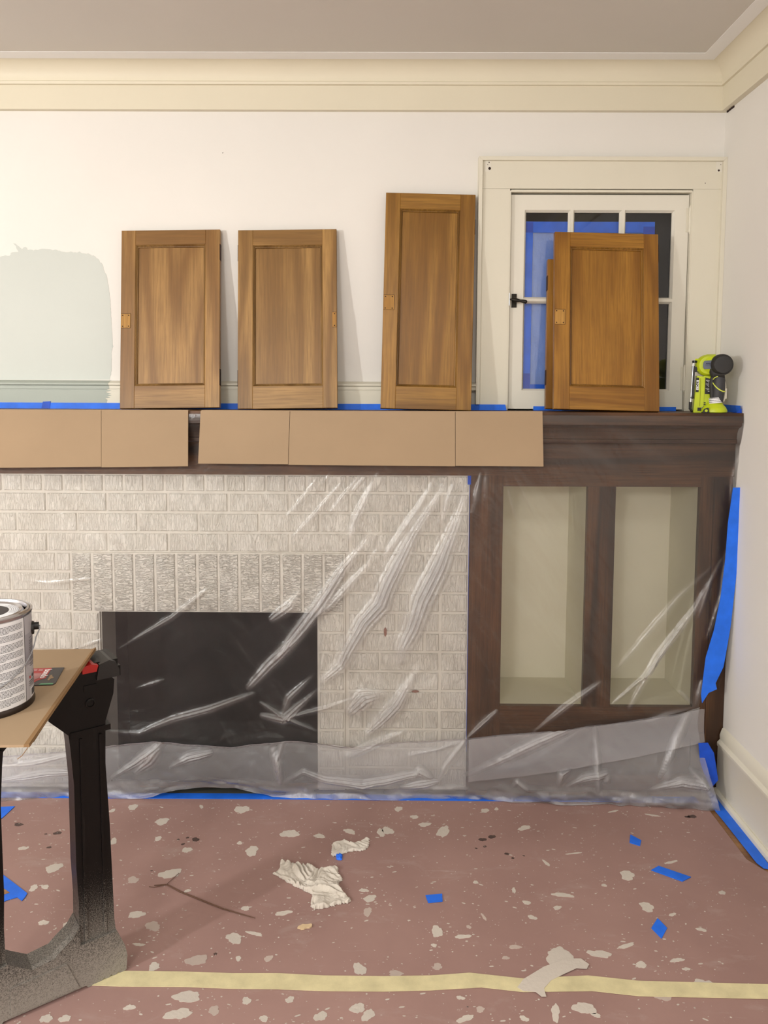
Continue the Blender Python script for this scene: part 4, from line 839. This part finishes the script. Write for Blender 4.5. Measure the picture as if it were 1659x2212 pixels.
# ================================================================ CARDBOARD OVER THE MANTEL EDGE
def cardstrip(name, label, top, bot, y_top, y_bot, creases):
    # top/bot: corner points (x,z) left->right; bends slightly at the creases
    t = thing(name, label, 'cardboard', (0, 0, 0))
    xs_ = [0]+creases+[1]
    for k in range(len(xs_)-1):
        a, b = xs_[k], xs_[k+1]
        def P(u, top_, dz=0):
            (x0, z0), (x1, z1) = (top if top_ else bot); y = (y_top if top_ else y_bot)
            wob = .0035*math.sin(u*9+k*.5)
            return (x0+(x1-x0)*u, y-(0 if top_ else abs(wob)), z0+(z1-z0)*u+dz)
        g = .0006; dz = -.0015*(k % 2)
        p = [P(a+g, True), P(b-g, True), P(b-g, False, dz), P(a+g, False, dz)]
        th = .004
        vs = p+[(x, y+th, z) for x, y, z in p]
        MB().add(vs, [(0, 1, 2, 3), (7, 6, 5, 4), (0, 4, 5, 1), (1, 5, 6, 2), (2, 6, 7, 3), (3, 7, 4, 0)]).build('panel', 'card', t)
    # flap lying on the mantel
    (x0, z0), (x1, z1) = top
    MB().box(x0+.003, x1-.003, y_top, -.196, 1.2833, 1.2858).build('top_flap', 'card', t)
    return t
cardstrip('cardboard_strip', 'left cardboard strip folded over the mantel edge', ((-2.9, 1.284), (-1.7625, 1.2865)), ((-2.9, 1.092), (-1.7645, 1.109)), -.233, -.238, [.757])
cardstrip('cardboard_strip', 'right cardboard strip folded over the mantel edge, below the doors', ((-1.724, 1.284), (-.6400, 1.2875)), ((-1.7335, 1.1165), (-.6345, 1.1120)), -.233, -.238, [.262, .745])

# ================================================================ CABINET DOORS
def cabinet_door(label, xb, yb, zb, xt, yt, w_, H, k, stile, rail_t, rail_b, mid, latch, group='wooden cabinet doors on the mantel', notches=()):
    T = .021
    lean = -math.asin(min(.9, (yt-yb)/H)); rollv = math.asin((xt-xb)/H)
    t = thing('cabinet_door', label, 'cabinet door', (xb, yb, zb+T*math.sin(-lean)), (lean, rollv, 0), group)
    h = w_/2
    v, p_, hz, mo = 'dv%d' % k, 'dp%d' % k, 'dh%d' % k, 'dm%d' % k
    MB().box(-h, -h+stile[0], 0, T, 0, H, .0012).build('stile', v, t); MB().box(h-stile[1], h, 0, T, 0, H, .0012).build('stile', v, t)
    a, b = -h+stile[0], h-stile[1]
    MB().box(a, b, .0003, T, 0, rail_b, .0008).build('rail', hz, t); MB().box(a, b, .0003, T, H-rail_t, H, .0008).build('rail', hz, t)
    MB().box(a, b, .0105, .0165, rail_b, H-rail_t).build('panel', p_, t)
    z0, z1 = rail_b, H-rail_t; d = .0085
    prof_ = [(0, .0010), (.0022, .0030), (.0034, .0024), (.0050, .0052), (.0070, .0060), (d, .0104)]
    def ring(i): q, y = prof_[i]; return [(a+q, y, z0+q), (b-q, y, z0+q), (b-q, y, z1-q), (a+q, y, z1-q)]
    for s_ in range(4):
        vs = []; fs = []
        for i in range(len(prof_)): r_ = ring(i); vs += [r_[s_], r_[(s_+1) % 4]]
        for i in range(len(prof_)-1): fs.append((2*i, 2*i+1, 2*i+3, 2*i+2))
        MB().add(vs, fs).build('moulding', mo, t, False, False)
    # dark joint around the moulding
    if latch:
        lx, lz0, lz1, lw, side = latch
        x0 = -h+.002 if side < 0 else h-lw-.001
        if lx is not None: x0 = lx
        lp = MB().box(x0, x0+lw, -.0007, .002, lz0, lz1).build('latch_mark', 'raw_wood', t)
        MB().box(x0, x0+lw, -.0012, .001, lz1, lz1+.0012).box(x0+lw, x0+lw+.001, -.0012, .001, lz0, lz1).box(x0, x0+lw, -.0012, .001, lz0-.0008, lz0).build('scribe_line', 'dark_line', lp)
        mb = MB()
        px_ = (x0+.005, x0+lw-.006) if lw > .018 else (x0+lw*.5,)
        for x in px_:
            for z in (lz0+.005, lz1-.005): mb.lathe([(.0022, -.0014), (.001, -.0008)], 8, ax='Y', o=(x, 0, z))
        mb.build('screw_hole', 'dark_line', lp)
    for sd, z0_, z1_ in notches:
        x = h if sd > 0 else -h
        MB().box(x-.0008, x+.0008, .0002, .019, z0_, z1_).build('hinge_mortise', 'dark_line', t)
    return t
ZM = 1.2862
cabinet_door('leftmost wooden door on the mantel, beside the grey-green paint patch', -1.856, -.112, ZM, -1.8655, -.027, .3325, .604, 0, (.048, .049), .050, .0755, None, (None, .272, .319, .031, -1), notches=((1, .500, .555), (1, .075, .130)))
cabinet_door('second wooden door from the left, latch mark on its right edge', -1.4635, -.112, ZM+.0005, -1.472, -.027, .332, .606, 1, (.050, .048), .053, .0755, None, (None, .272, .322, .014, 1), notches=((-1, .500, .555), (-1, .075, .130)))
cabinet_door('tallest wooden door, third from left, leaning beside the window', -1.0045, -.125, ZM, -.989, -.037, .2995, .724, 2, (.049, .050), .053, .0745, None, (None, .329, .378, .034, -1), notches=((1, .590, .640),))
cabinet_door('front wooden door of the pair leaning before the window', -.4195, -.168, ZM, -.406, -.064, .343, .594, 3, (.051, .048), .049, .0765, None, (None, .281, .330, .033, -1), notches=((1, .50, .56),))
cabinet_door('shorter wooden door mostly hidden behind the front one at the window', -.4385, -.094, ZM, -.428, -.030, .328, .506, 3, (.048, .048), .049, .0755, None, None, notches=((-1, .40, .45), (-1, .08, .13)))

# ================================================================ NAIL GUN
ng = thing('nail_gun', 'lime green and black cordless nail gun standing at the right end of the mantel', 'nail gun', (-.088, -.172, 1.2835), (0, 0, R(-12)))
# local: x right, y back, z up; width about .11, height about .195
MB().prism([(-.052, 0), (-.028, 0), (-.028, .018), (-.022, .020), (-.020, .115), (-.044, .118), (-.050, .030)], -.016, .016).build('magazine', 'lime', ng, True)
MB().prism([(-.028, .020), (.012, .022), (.012, .115), (-.024, .118)], -.012, .016).build('housing', 'lime', ng)
hd = MB().lathe([(.012, -.030), (.028, -.028), (.0335, -.020), (.0345, .004), (.033, .026), (.026, .036), (.010, .040)], 36, ax='Y', o=(-.012, .006, .152))
hd.tube([(-.034, .004, .150), (-.012, .004, .152), (.012, 0, .152)], [.026, .036, .036], 26)
hd.build('motor_housing', 'lime', ng, True)
rb = MB()
for z in (.170, .136): rb.tube([(-.050, -.004, z-.0), (-.036, -.006, z)], .0035, 8)
rb.build('bracket', 'lime', ng, True)
# slate label on the housing side
MB().prism([(-.030, .144), (-.031, .152), (-.030, .160), (-.0265, .1655), (.004, .168), (.004, .141), (-.0265, .139)], -.0348, -.0310).build('side_label', 'slate_label', ng)
me = text_mesh('AirStrike', .0062, .0003, .2, .0002); o = link('label_lettering', me, 'navy_ink', ng); o.rotation_euler = (R(90), 0, 0); o.location = (-.0125, -.0352, .1560)
MB().box(-.024, -.002, -.0352, -.0345, .1495, .1503).build('label_print', 'navy_ink', ng)
# black end cap
cp_ = MB().lathe([(.0, -.052), (.012, -.0525), (.026, -.0505), (.0315, -.045), (.0335, -.036), (.034, -.020), (.032, .0), (.026, .014)], 40, ax='Y', o=(.025, -.004, .153))
cp_.build('end_cap', 'rubber', ng, True)
MB().tube([(.004, -.026, .124), (.018, -.030, .128), (.030, -.030, .130)], [.014, .020, .022], 20).tube([(.000, -.020, .143), (.010, -.024, .126), (.016, -.026, .108)], [.014, .018, .014], 18).build('motor_guard', 'rubber', ng, True)
# handle
MB().tube([(.020, -.026, .118), (.020, -.027, .104), (.019, -.028, .080), (.018, -.026, .055), (.017, -.024, .036)], [.0165, .0185, .0195, .0180, .0175], 26).build('handle', 'dark_grip', ng, True)
MB().tube([(.002, -.026, .112), (-.002, -.028, .095), (.000, -.027, .070), (.002, -.026, .040)], [.008, .0075, .0075, .007], 14).build('trigger_strap', 'rubber', ng, True)
# lime rubber lines wound on the handle
pts = []
for k in range(19):
    t = k/18; a = R(196+150*t); pts.append((.019+.0202*math.cos(a), -.0275+.0202*math.sin(a), .098-.030*math.sin(t*math.pi*.62)**1.0))
MB().tube(pts, [.0008]+[.0014+.0006*math.sin(k/18*math.pi) for k in range(17)]+[.0010], 8).build('grip_line', 'lime_light', ng, True)
pts = [(.019+.0195*math.cos(R(190+60*k/8)), -.0272+.0195*math.sin(R(190+60*k/8)), .103+.012*math.sin(k/8*1.57)) for k in range(9)]
MB().tube(pts, .0014, 8).build('grip_line', 'lime_light', ng, True)
# black data label + lines
MB().prism([(-.0185, .060), (-.0185, .112), (.0005, .108), (.0005, .060)], -.0136, -.0119).build('data_label', 'black_plastic', ng)
mb = MB()
for i, z in enumerate((.1035, .0995, .0955, .0915, .0875, .0835, .078, .073, .068)):
    mb.box(-.0170+.0035*(i % 3), -.0005-.003*((i*7) % 4 == 2), -.0141, -.0134, z, z+.0011)
mb.build('label_print', 'white', ng)
# name plate reading upwards on the magazine front
MB().box(-.0470, -.0385, -.0172, -.0158, .066, .112).build('name_plate', 'black_plastic', ng)
me = text_mesh('RYOBI', .0112, .0003, 0, .0003); o = link('name_lettering', me, 'white', ng); o.rotation_euler = (R(90), R(90), 0); o.location = (-.0427, -.0176, .0885)
MB().box(-.0335, -.0330, -.0170, -.0155, .020, .110).build('seam', 'dark_line', ng)
mb = MB()
for z in (.0245, .0300): mb.box(-.0270, -.0150, -.0128, -.0118, z, z+.0030); mb.box(-.0100, .0, -.0128, -.0118, z, z+.0030)
mb.build('vent', 'black_plastic', ng)
# steel nail rail and its latch
MB().tube([(-.0595, -.006, .030), (-.0555, -.006, .165)], .0013, 8).build('push_rod', 'steel', ng, True)
MB().box(-.0575, -.0495, -.003, .006, .045, .150).build('nail_rail', 'dark_grip', ng)
MB().tube([(-.058, -.006, .163), (-.046, -.004, .164)], [.0045, .004], 10).tube([(-.052, -.006, .160), (-.052, -.006, .1675)], .0045, 10).box(-.055, -.044, -.010, .004, .130, .147).build('rail_latch', 'black_plastic', ng, True)
MB().tube([(-.060, -.006, .034), (-.0605, -.006, .012), (-.056, -.006, .004), (-.046, -.006, .004)], [.005, .0045, .004, .003], 10).build('nose', 'black_plastic', ng, True)
MB().lathe([(.0001, -.008), (.0042, -.007), (.0042, .002)], 12, ax='Y', o=(-.056, -.003, .048)).build('knob', 'black_plastic', ng, True)
# foot
ft = MB(); n = 32; prof_ = [(.030, .0), (.0335, .002), (.0335, .008), (.029, .018), (.0215, .027), (.0185, .034)]
for r_, h_ in prof_:
    for k in range(n): a = 2*math.pi*k/n; ft.v.append((.013+r_*1.12*math.cos(a)*(1 if math.cos(a) > 0 else 1.12), -.014+r_*.95*math.sin(a), h_))
for i in range(len(prof_)-1):
    for k in range(n): ft.f.append((i*n+k, i*n+(k+1) % n, (i+1)*n+(k+1) % n, (i+1)*n+k))
ft.f += [tuple(range(n)), tuple((len(prof_)-1)*n+k for k in range(n))]
ft.build('battery_foot', 'lime', ng, True)
MB().prism([(-.030, .0005), (-.024, .013), (-.012, .0165), (-.009, .0005)], -.046, -.038).build('foot_button', 'black_plastic', ng, True)
MB().lathe([(.0045, -.0466), (.0035, -.0462)], 12, ax='Y', o=(-.0185, 0, .007)).build('button_ring', 'lime', ng)
MB().box(-.040, -.030, -.020, -.014, .006, .016).build('foot_gap', 'black_plastic', ng)
# paper warning band
bd = MB().lathe([(.0195, .030), (.0200, .030), (.0200, .0475), (.0195, .0475)], 30, o=(.0165, -.0245, 0)); o = bd.build('warning_band', 'white', ng, True); o.rotation_euler = (0, R(-6), 0)
mb = MB()
for r_, z in enumerate((.033, .0385, .044)):
    a = 188
    while a < 345:
        L_ = random.uniform(6, 16); a2 = min(a+L_, 348)
        mb.add([(.0165+.0202*math.cos(R(t)), -.0245+.0202*math.sin(R(t)), zz_) for zz_ in (z, z+.0018) for t in (a, a2)], [(0, 1, 3, 2)]); a = a2+2
o = mb.build('band_print', 'ink', ng, False, False); o.rotation_euler = (0, R(-6), 0)
MB().tube([(.040, -.012, .100), (.0425, -.012, .085), (.0425, -.012, .050), (.038, -.012, .036)], .0030, 8).box(.041, .047, -.015, -.010, .045, .078).build('rear_guard', 'trim', ng, True)

# ================================================================ SAWHORSE
EX = Vector((-.80513, -.59310, 0)); NX = Vector((.59310, -.80513, 0))
sh = thing('sawhorse', 'black dusty plastic sawhorse carrying the cardboard and paint can', 'sawhorse', (-1.738, -.978, .0028), (0, 0, math.atan2(EX.y, EX.x)))
# local x along EX, local y = -NX direction; depth towards camera is +y?
sgn = 1 if (Matrix.Rotation(math.atan2(EX.y, EX.x), 3, 'Z') @ Vector((0, 1, 0))).dot(NX) > 0 else -1
def dep(t): return sgn*t     # t>0 = towards the camera side
legA = [(x, max(z, 0)) for x, z in LEG]
A1 = [(.0144, .7038), (.0084, .6971), (.0112, .6655), (.0301, .6056), (.0325, .5089), (.0267, .3649), (.0237, .2307), (.0218, .1346), (.0193, .1053), (.1002, .1053), (.0988, .2056), (.1017, .2829), (.1014, .4761), (.1069, .5625), (.1099, .5928), (.1497, .6346), (.150, .70), (.0756, .7071)]
def mir(poly): return [(.35-x, z) for x, z in poly]
def slab2(poly, a, b): return MB().prism(poly, dep(a), dep(b))
def leg(poly, name='leg'):
    o = slab2(poly, -.050, 0).build(name, 'saw', sh, False); return o
la_ = leg(A1)
A2 = [(.35-x, z) for x, z in A1 if True]; lb_ = leg(A2)
for o_, mm in ((la_, False), (lb_, True)):
    for x0, x1 in ((.040, .046), (.082, .088)):
        if mm: x0, x1 = .35-x1, .35-x0
        MB().box(x0, x1, min(dep(0), dep(.004)), max(dep(0), dep(.004)), .11, .58).build('rib', 'saw', o_)
    a_, b_ = (.023, .104) if not mm else (.35-.104, .35-.023)
    MB().box(a_-.003, b_+.003, min(dep(-.052), dep(.0035)), max(dep(-.052), dep(.0035)), .585, .598).build('collar', 'saw', o_)
    xc = .062 if not mm else .288
    MB().lathe([(.011, dep(0)), (.011, dep(.003)), (.008, dep(.0035)), (.007, dep(.001))], 18, ax='Y', o=(xc, 0, .655)).build('pivot', 'saw', o_, True)
    MB().box(xc-.013, xc+.013, min(dep(0), dep(.002)), max(dep(0), dep(.002)), .683, .697).build('recess', 'saw', o_)
# foot: base bar with splayed toe
F1 = [(.0193, .106), (.0011, .0632), (-.0037, .0381), (-.0010, .004), (.012, .0), (.018, .006), (.026, .0), (.034, .006), (.042, .0), (.050, .006), (.058, .0), (.085, .0), (.09, .006), (.26, .006), (.265, 0), (.35, 0), (.354, .038), (.349, .0632), (.3307, .106), (.249, .13), (.225, .1125), (.20, .0955), (.155, .100), (.1401, .1125), (.115, .130), (.1003, .1514), (.099, .106)]
slab2(F1, -.050, .008).build('foot_bar', 'saw', sh)
MB().prism([(.105, .012), (.245, .012), (.245, .075), (.130, .078)], dep(.008), dep(.011)).build('foot_panel', 'saw', sh)
# beam on top
MB().box(-.004, .354, min(dep(-.09), dep(.006)), max(dep(-.09), dep(.006)), .7065, .7295).box(.0, .35, min(dep(-.08), dep(0)), max(dep(-.08), dep(0)), .7295, .744).build('beam', 'saw', sh)
MB().prism([(.0, .7075), (.0, .722), (.008, .742), (.022, .748), (.044, .742), (.050, .7075)], dep(-.07), dep(.012)).build('beam_cap', 'black_plastic', sh)
MB().prism([(.050, .728), (.046, .742), (.060, .7465), (.080, .744), (.080, .728)], dep(-.06), dep(.013)).build('red_clamp', 'red_plastic', sh)
# second beam of the folded frame just behind
slab2([(.02, .66), (.35, .66), (.35, .738), (.05, .738)], -.140, -.095).build('rear_beam', 'saw', sh)

# cardboard sheet on the sawhorse
zc = .7535
cs = thing('cardboard_sheet', 'flat cardboard sheet on the sawhorse under the paint can', 'cardboard', (0, 0, 0))
TL, TR, BR, BL = (-2.30, -.975), (-1.7985, -.948), (-1.7300, -1.4242), (-2.25, -1.44)
MB().prism([BL, (BR[0]-.009, BR[1]), (TR[0]-.007, TR[1]), TL], zc, zc+.0045, 'Z').build('board', 'card', cs)
# crushed edge flap
vs = [(BR[0]-.009, BR[1], zc+.0045), (TR[0]-.007, TR[1], zc+.0045), (TR[0], TR[1], zc+.0085), (BR[0], BR[1], zc+.0060), (BR[0]-.009, BR[1], zc), (TR[0]-.007, TR[1], zc), (TR[0]+.001, TR[1], zc+.0020), (BR[0]+.001, BR[1], zc+.0005)]
MB().add(vs, [(0, 3, 2, 1), (4, 5, 6, 7), (0, 1, 5, 4), (3, 7, 6, 2), (0, 4, 7, 3), (1, 2, 6, 5)]).build('crushed_edge', 'card_edge', cs)
MB().add([(BR[0]-.001, BR[1]+.02, zc), (-1.765, -1.20, zc), (-1.80, -1.22, zc-.022), (BR[0]-.06, BR[1]+.08, zc-.022)], [(0, 1, 2, 3)]).build('under_flap', 'card_edge', cs)
MB().tube([(BR[0]-.002, BR[1], zc), (BR[0]-.014, BR[1]+.003, zc-.016), (BR[0]-.022, BR[1]+.003, zc-.022)], .0007, 5).build('loose_fibre', 'card_edge', cs)

# ================================================================ PAINT CAN
CX, CY, CZ = -1.8855, -1.262, zc+.0047
can = thing('paint_can', 'gallon paint can with white and grey printed label on the cardboard sheet', 'paint can', (CX, CY, CZ))
RC = .0815; HC = .1815
MB().lathe([(.078, .001), (.0825, 0), (.0832, .004), (.0822, .008), (RC, .010), (RC, HC-.008), (.0832, HC-.006), (.0838, HC-.002), (.0825, HC), (.0795, HC-.001), (.0785, HC-.006), (.070, HC-.006)], 96).build('body', 'tin', can, True)
MB().lathe([(.0834, .0), (.0838, .005), (.0826, .009), (.0818, .0115)], 96).build('base_rim', 'tin_dark', can, True)
ld = MB().lathe([(.0001, HC-.0045), (.060, HC-.0045), (.0625, HC-.002), (.066, HC-.001), (.069, HC-.006), (.072, HC-.006), (.0745, HC+.0008), (.0775, HC+.0010), (.079, HC-.002)], 96, cap=False).build('lid', 'tin', can, True)
MB().lathe([(.0001, HC-.0036), (.0595, HC-.0036), (.0595, HC-.0046)], 80).build('lid_sticker', 'lid_white', ld, False)
MB().lathe([(.0001, HC-.0030), (.043, HC-.0030), (.043, HC-.0037)], 64).build('lid_logo_disc', 'ink', ld)
for body, s_, dx, dy in (('THE', .019, -.018, -.004), ('OF', .017, -.012, .014)):
    me = text_mesh(body, s_, .0002, 0, .0003); o = link('lid_lettering', me, 'white', ld); o.location = (dx, dy, HC-.0027); o.rotation_euler = (0, 0, R(180+8))
mb = MB()
for rr in (.047, .0505, .054, .057):
    a = 0
    while a < 360:
        L_ = random.uniform(3, 8)
        if (a//60) % 2 == 0: mb.add([(q*math.cos(R(t)), q*math.sin(R(t)), HC-.0034) for q in (rr, rr+.0012) for t in (a, a+L_)], [(0, 1, 3, 2)])
        a += L_+1.5
mb.build('lid_print', 'label_grey2', ld, False, False)
# label: camera is towards the lower right; angles measured from +x
def wrap(name, a0, a1, z0, z1, m, r_=RC+.0004, n=24, par=None):
    vs = []; fs = []
    for k in range(n+1):
        a = R(a0+(a1-a0)*k/n); vs += [(r_*math.cos(a), r_*math.sin(a), z0), (r_*math.cos(a), r_*math.sin(a), z1)]
    for k in range(n): fs.append((2*k, 2*k+2, 2*k+3, 2*k+1))
    return mesh(name, vs, fs, m, par or can, True)
AS = -9     # seam between text block and grey block
lb = wrap('label', -200, AS, .0125, HC-.009, 'label_white', n=60)
wrap('label_panel', AS+1.5, 60, .0125, HC-.009, 'label_grey', RC+.0003, 60)
wrap('label_panel', AS+2, 60, .078, .138, 'label_grey2', RC+.0005, 40)
mb = MB(); z = HC-.017; row = 0
def dash(a0, a1, z0, h_, r_=RC+.0008):
    mb.add([(r_*math.cos(R(t)), r_*math.sin(R(t)), q) for q in (z0, z0+h_) for t in (a0, a1)], [(0, 1, 3, 2)])
while z > .017:
    h_ = .00085; last = (row % 6 == 5)
    a = -176; end = AS-3 if not last else AS-random.uniform(15, 45)
    while a < end:
        L_ = random.choice((1.2, 1.8, 2.4, 3.0, 4.2)); dash(a, min(a+L_, end), z, h_); a += L_+.7
    z -= .0024 if not last else .0048; row += 1
mb.build('label_print', 'ink', can, False, False)
mb = MB()
for i, z in enumerate((.128, .122, .119, .116, .112, .108, .105, .102, .099, .096, .093, .090, .087, .084, .078, .074)):
    a = AS+12; end = a+random.uniform(8, 22)
    if i > 13: end = 40
    while a < end: L_ = random.choice((1.2, 2, 3)); dash(a, a+L_, z, .0011); a += L_+.7
for z in (.0445, .0405, .0365):
    a = AS+9
    while a < 45: L_ = random.choice((2, 3, 4)); dash(a, a+L_, z, .0014); a += L_+.8
mb.build('label_print', 'ink', can, False, False)
wrap('red_square', AS+9.5, AS+13, .0505, .0555, 'ink_red', RC+.0008, 4)
me = text_mesh('RUST-OLEUM', .0085, .0, 0, .0003)
for v_ in me.vertices:
    a = R(AS+14.5)+(v_.co.x+.029)/RC; z = .053+v_.co.y; v_.co = ((RC+.0009)*math.cos(a), (RC+.0009)*math.sin(a), z)
link('label_lettering', me, 'ink', can)
wrap('barcode_panel', AS+11, AS+36, .0145, .032, 'label_white', RC+.0007, 10)
mb = MB(); a = AS+14
while a < AS+33: L_ = random.choice((.5, .9, 1.6)); dash(a, a+L_, .0165, .013, RC+.0010); a += L_+random.choice((.6, .9))
mb.build('barcode', 'ink', can, False, False)
# ears and bail wire
ea = R(2)
def cpt(a, r_, z): return (r_*math.cos(a), r_*math.sin(a), z)
for a in (R(21), R(201)):
    ear = MB(); ux = Vector((math.cos(a), math.sin(a), 0))
    ear.tube([ux*(RC-.001)+Vector((0, 0, .140)), ux*(RC+.004)+Vector((0, 0, .140))], [.0135, .012], 20)
    ear.tube([ux*(RC+.004)+Vector((0, 0, .143)), ux*(RC+.0125)+Vector((0, 0, .143))], [.0072, .0072], 14)
    ear.build('ear', 'black_plastic', can, True)
wire = []
r_ = RC+.013
p0_ = Vector(cpt(R(21), r_-.005, .143)); p1_ = Vector(cpt(R(201), r_-.005, .143))
fr_ = Vector((math.cos(R(-88)), math.sin(R(-88)), 0))
wire.append(tuple(p0_)); wire.append(tuple(p0_+Vector((.007, 0, .0005)))); wire.append(tuple(p0_+Vector((.008, -.003, -.004))))
for k in range(1, 24):
    t = k/24; a = R(21-180*t); rr = RC+.0025+.006*abs(math.cos(math.pi*t))**3
    wire.append((rr*math.cos(a), rr*math.sin(a), .140-.088*math.sin(math.pi*t)**.85))
wire.append(tuple(p1_+Vector((-.008, -.003, -.004)))); wire.append(tuple(p1_))
MB().tube(wire, .0011, 8).build('bail_handle', 'wire', can, True)

# ================================================================ HANG CARD
hc = thing('hang_card', 'small red and black product hang card beside the paint can', 'card', (0, 0, zc+.0050))
a0_, a1_, a2_, a3_ = (-1.880, -1.052), (-1.8176, -1.068), (-1.7980, -1.1685), (-1.860, -1.170)
q = [(-1.885, -1.078), (-1.8195, -1.070), (-1.7985, -1.166), (-1.862, -1.172)]
def lerp2(u, v):
    x = (q[0][0]*(1-u)+q[1][0]*u)*(1-v)+(q[3][0]*(1-u)+q[2][0]*u)*v; y = (q[0][1]*(1-u)+q[1][1]*u)*(1-v)+(q[3][1]*(1-u)+q[2][1]*u)*v; return (x, y)
MB().prism([lerp2(u, v) for u, v in ((0, 0), (1, 0), (1, .9), (.94, 1), (0, 1))], 0, .0012, 'Z').build('backing', 'card_black', hc)
MB().prism([lerp2(u, v) for u, v in ((0, .02), (.62, .02), (.60, .62), (.42, .72), (.22, .98), (0, .98))], .0012, .0016, 'Z').build('red_field', 'card_red', hc)
MB().prism([lerp2(u, v) for u, v in ((0, .3), (.40, .34), (.40, .6), (.25, .75), (0, .80))], .0016, .0019, 'Z').build('pink_field', 'card_pink', hc)
MB().prism([lerp2(u, v) for u, v in ((.70, .46), (.76, .44), (.77, .52), (.84, .58), (.84, .62), (.77, .66), (.75, .76), (.69, .74))], .0012, .0016, 'Z').build('hang_hole', 'card', hc)
MB().prism([lerp2(u, v) for u, v in ((.55, .92), (.93, .92), (.93, .985), (.50, .985))], .0012, .0016, 'Z').build('green_line', 'green_ink', hc)
me = text_mesh('bondo', .019, .0001, 0, .0004); o = link('card_lettering', me, 'white', hc); c_ = lerp2(.52, .36); o.location = (c_[0], c_[1], .0018); o.rotation_euler = (0, 0, R(-80))
MB().prism([lerp2(u, v) for u, v in ((.08, .08), (.20, .08), (.20, .2), (.08, .2))], .0019, .0021, 'Z').prism([lerp2(u, v) for u, v in ((.25, .08), (.38, .08), (.38, .2), (.25, .2))], .0019, .0021, 'Z').build('card_print', 'card_pink', hc)
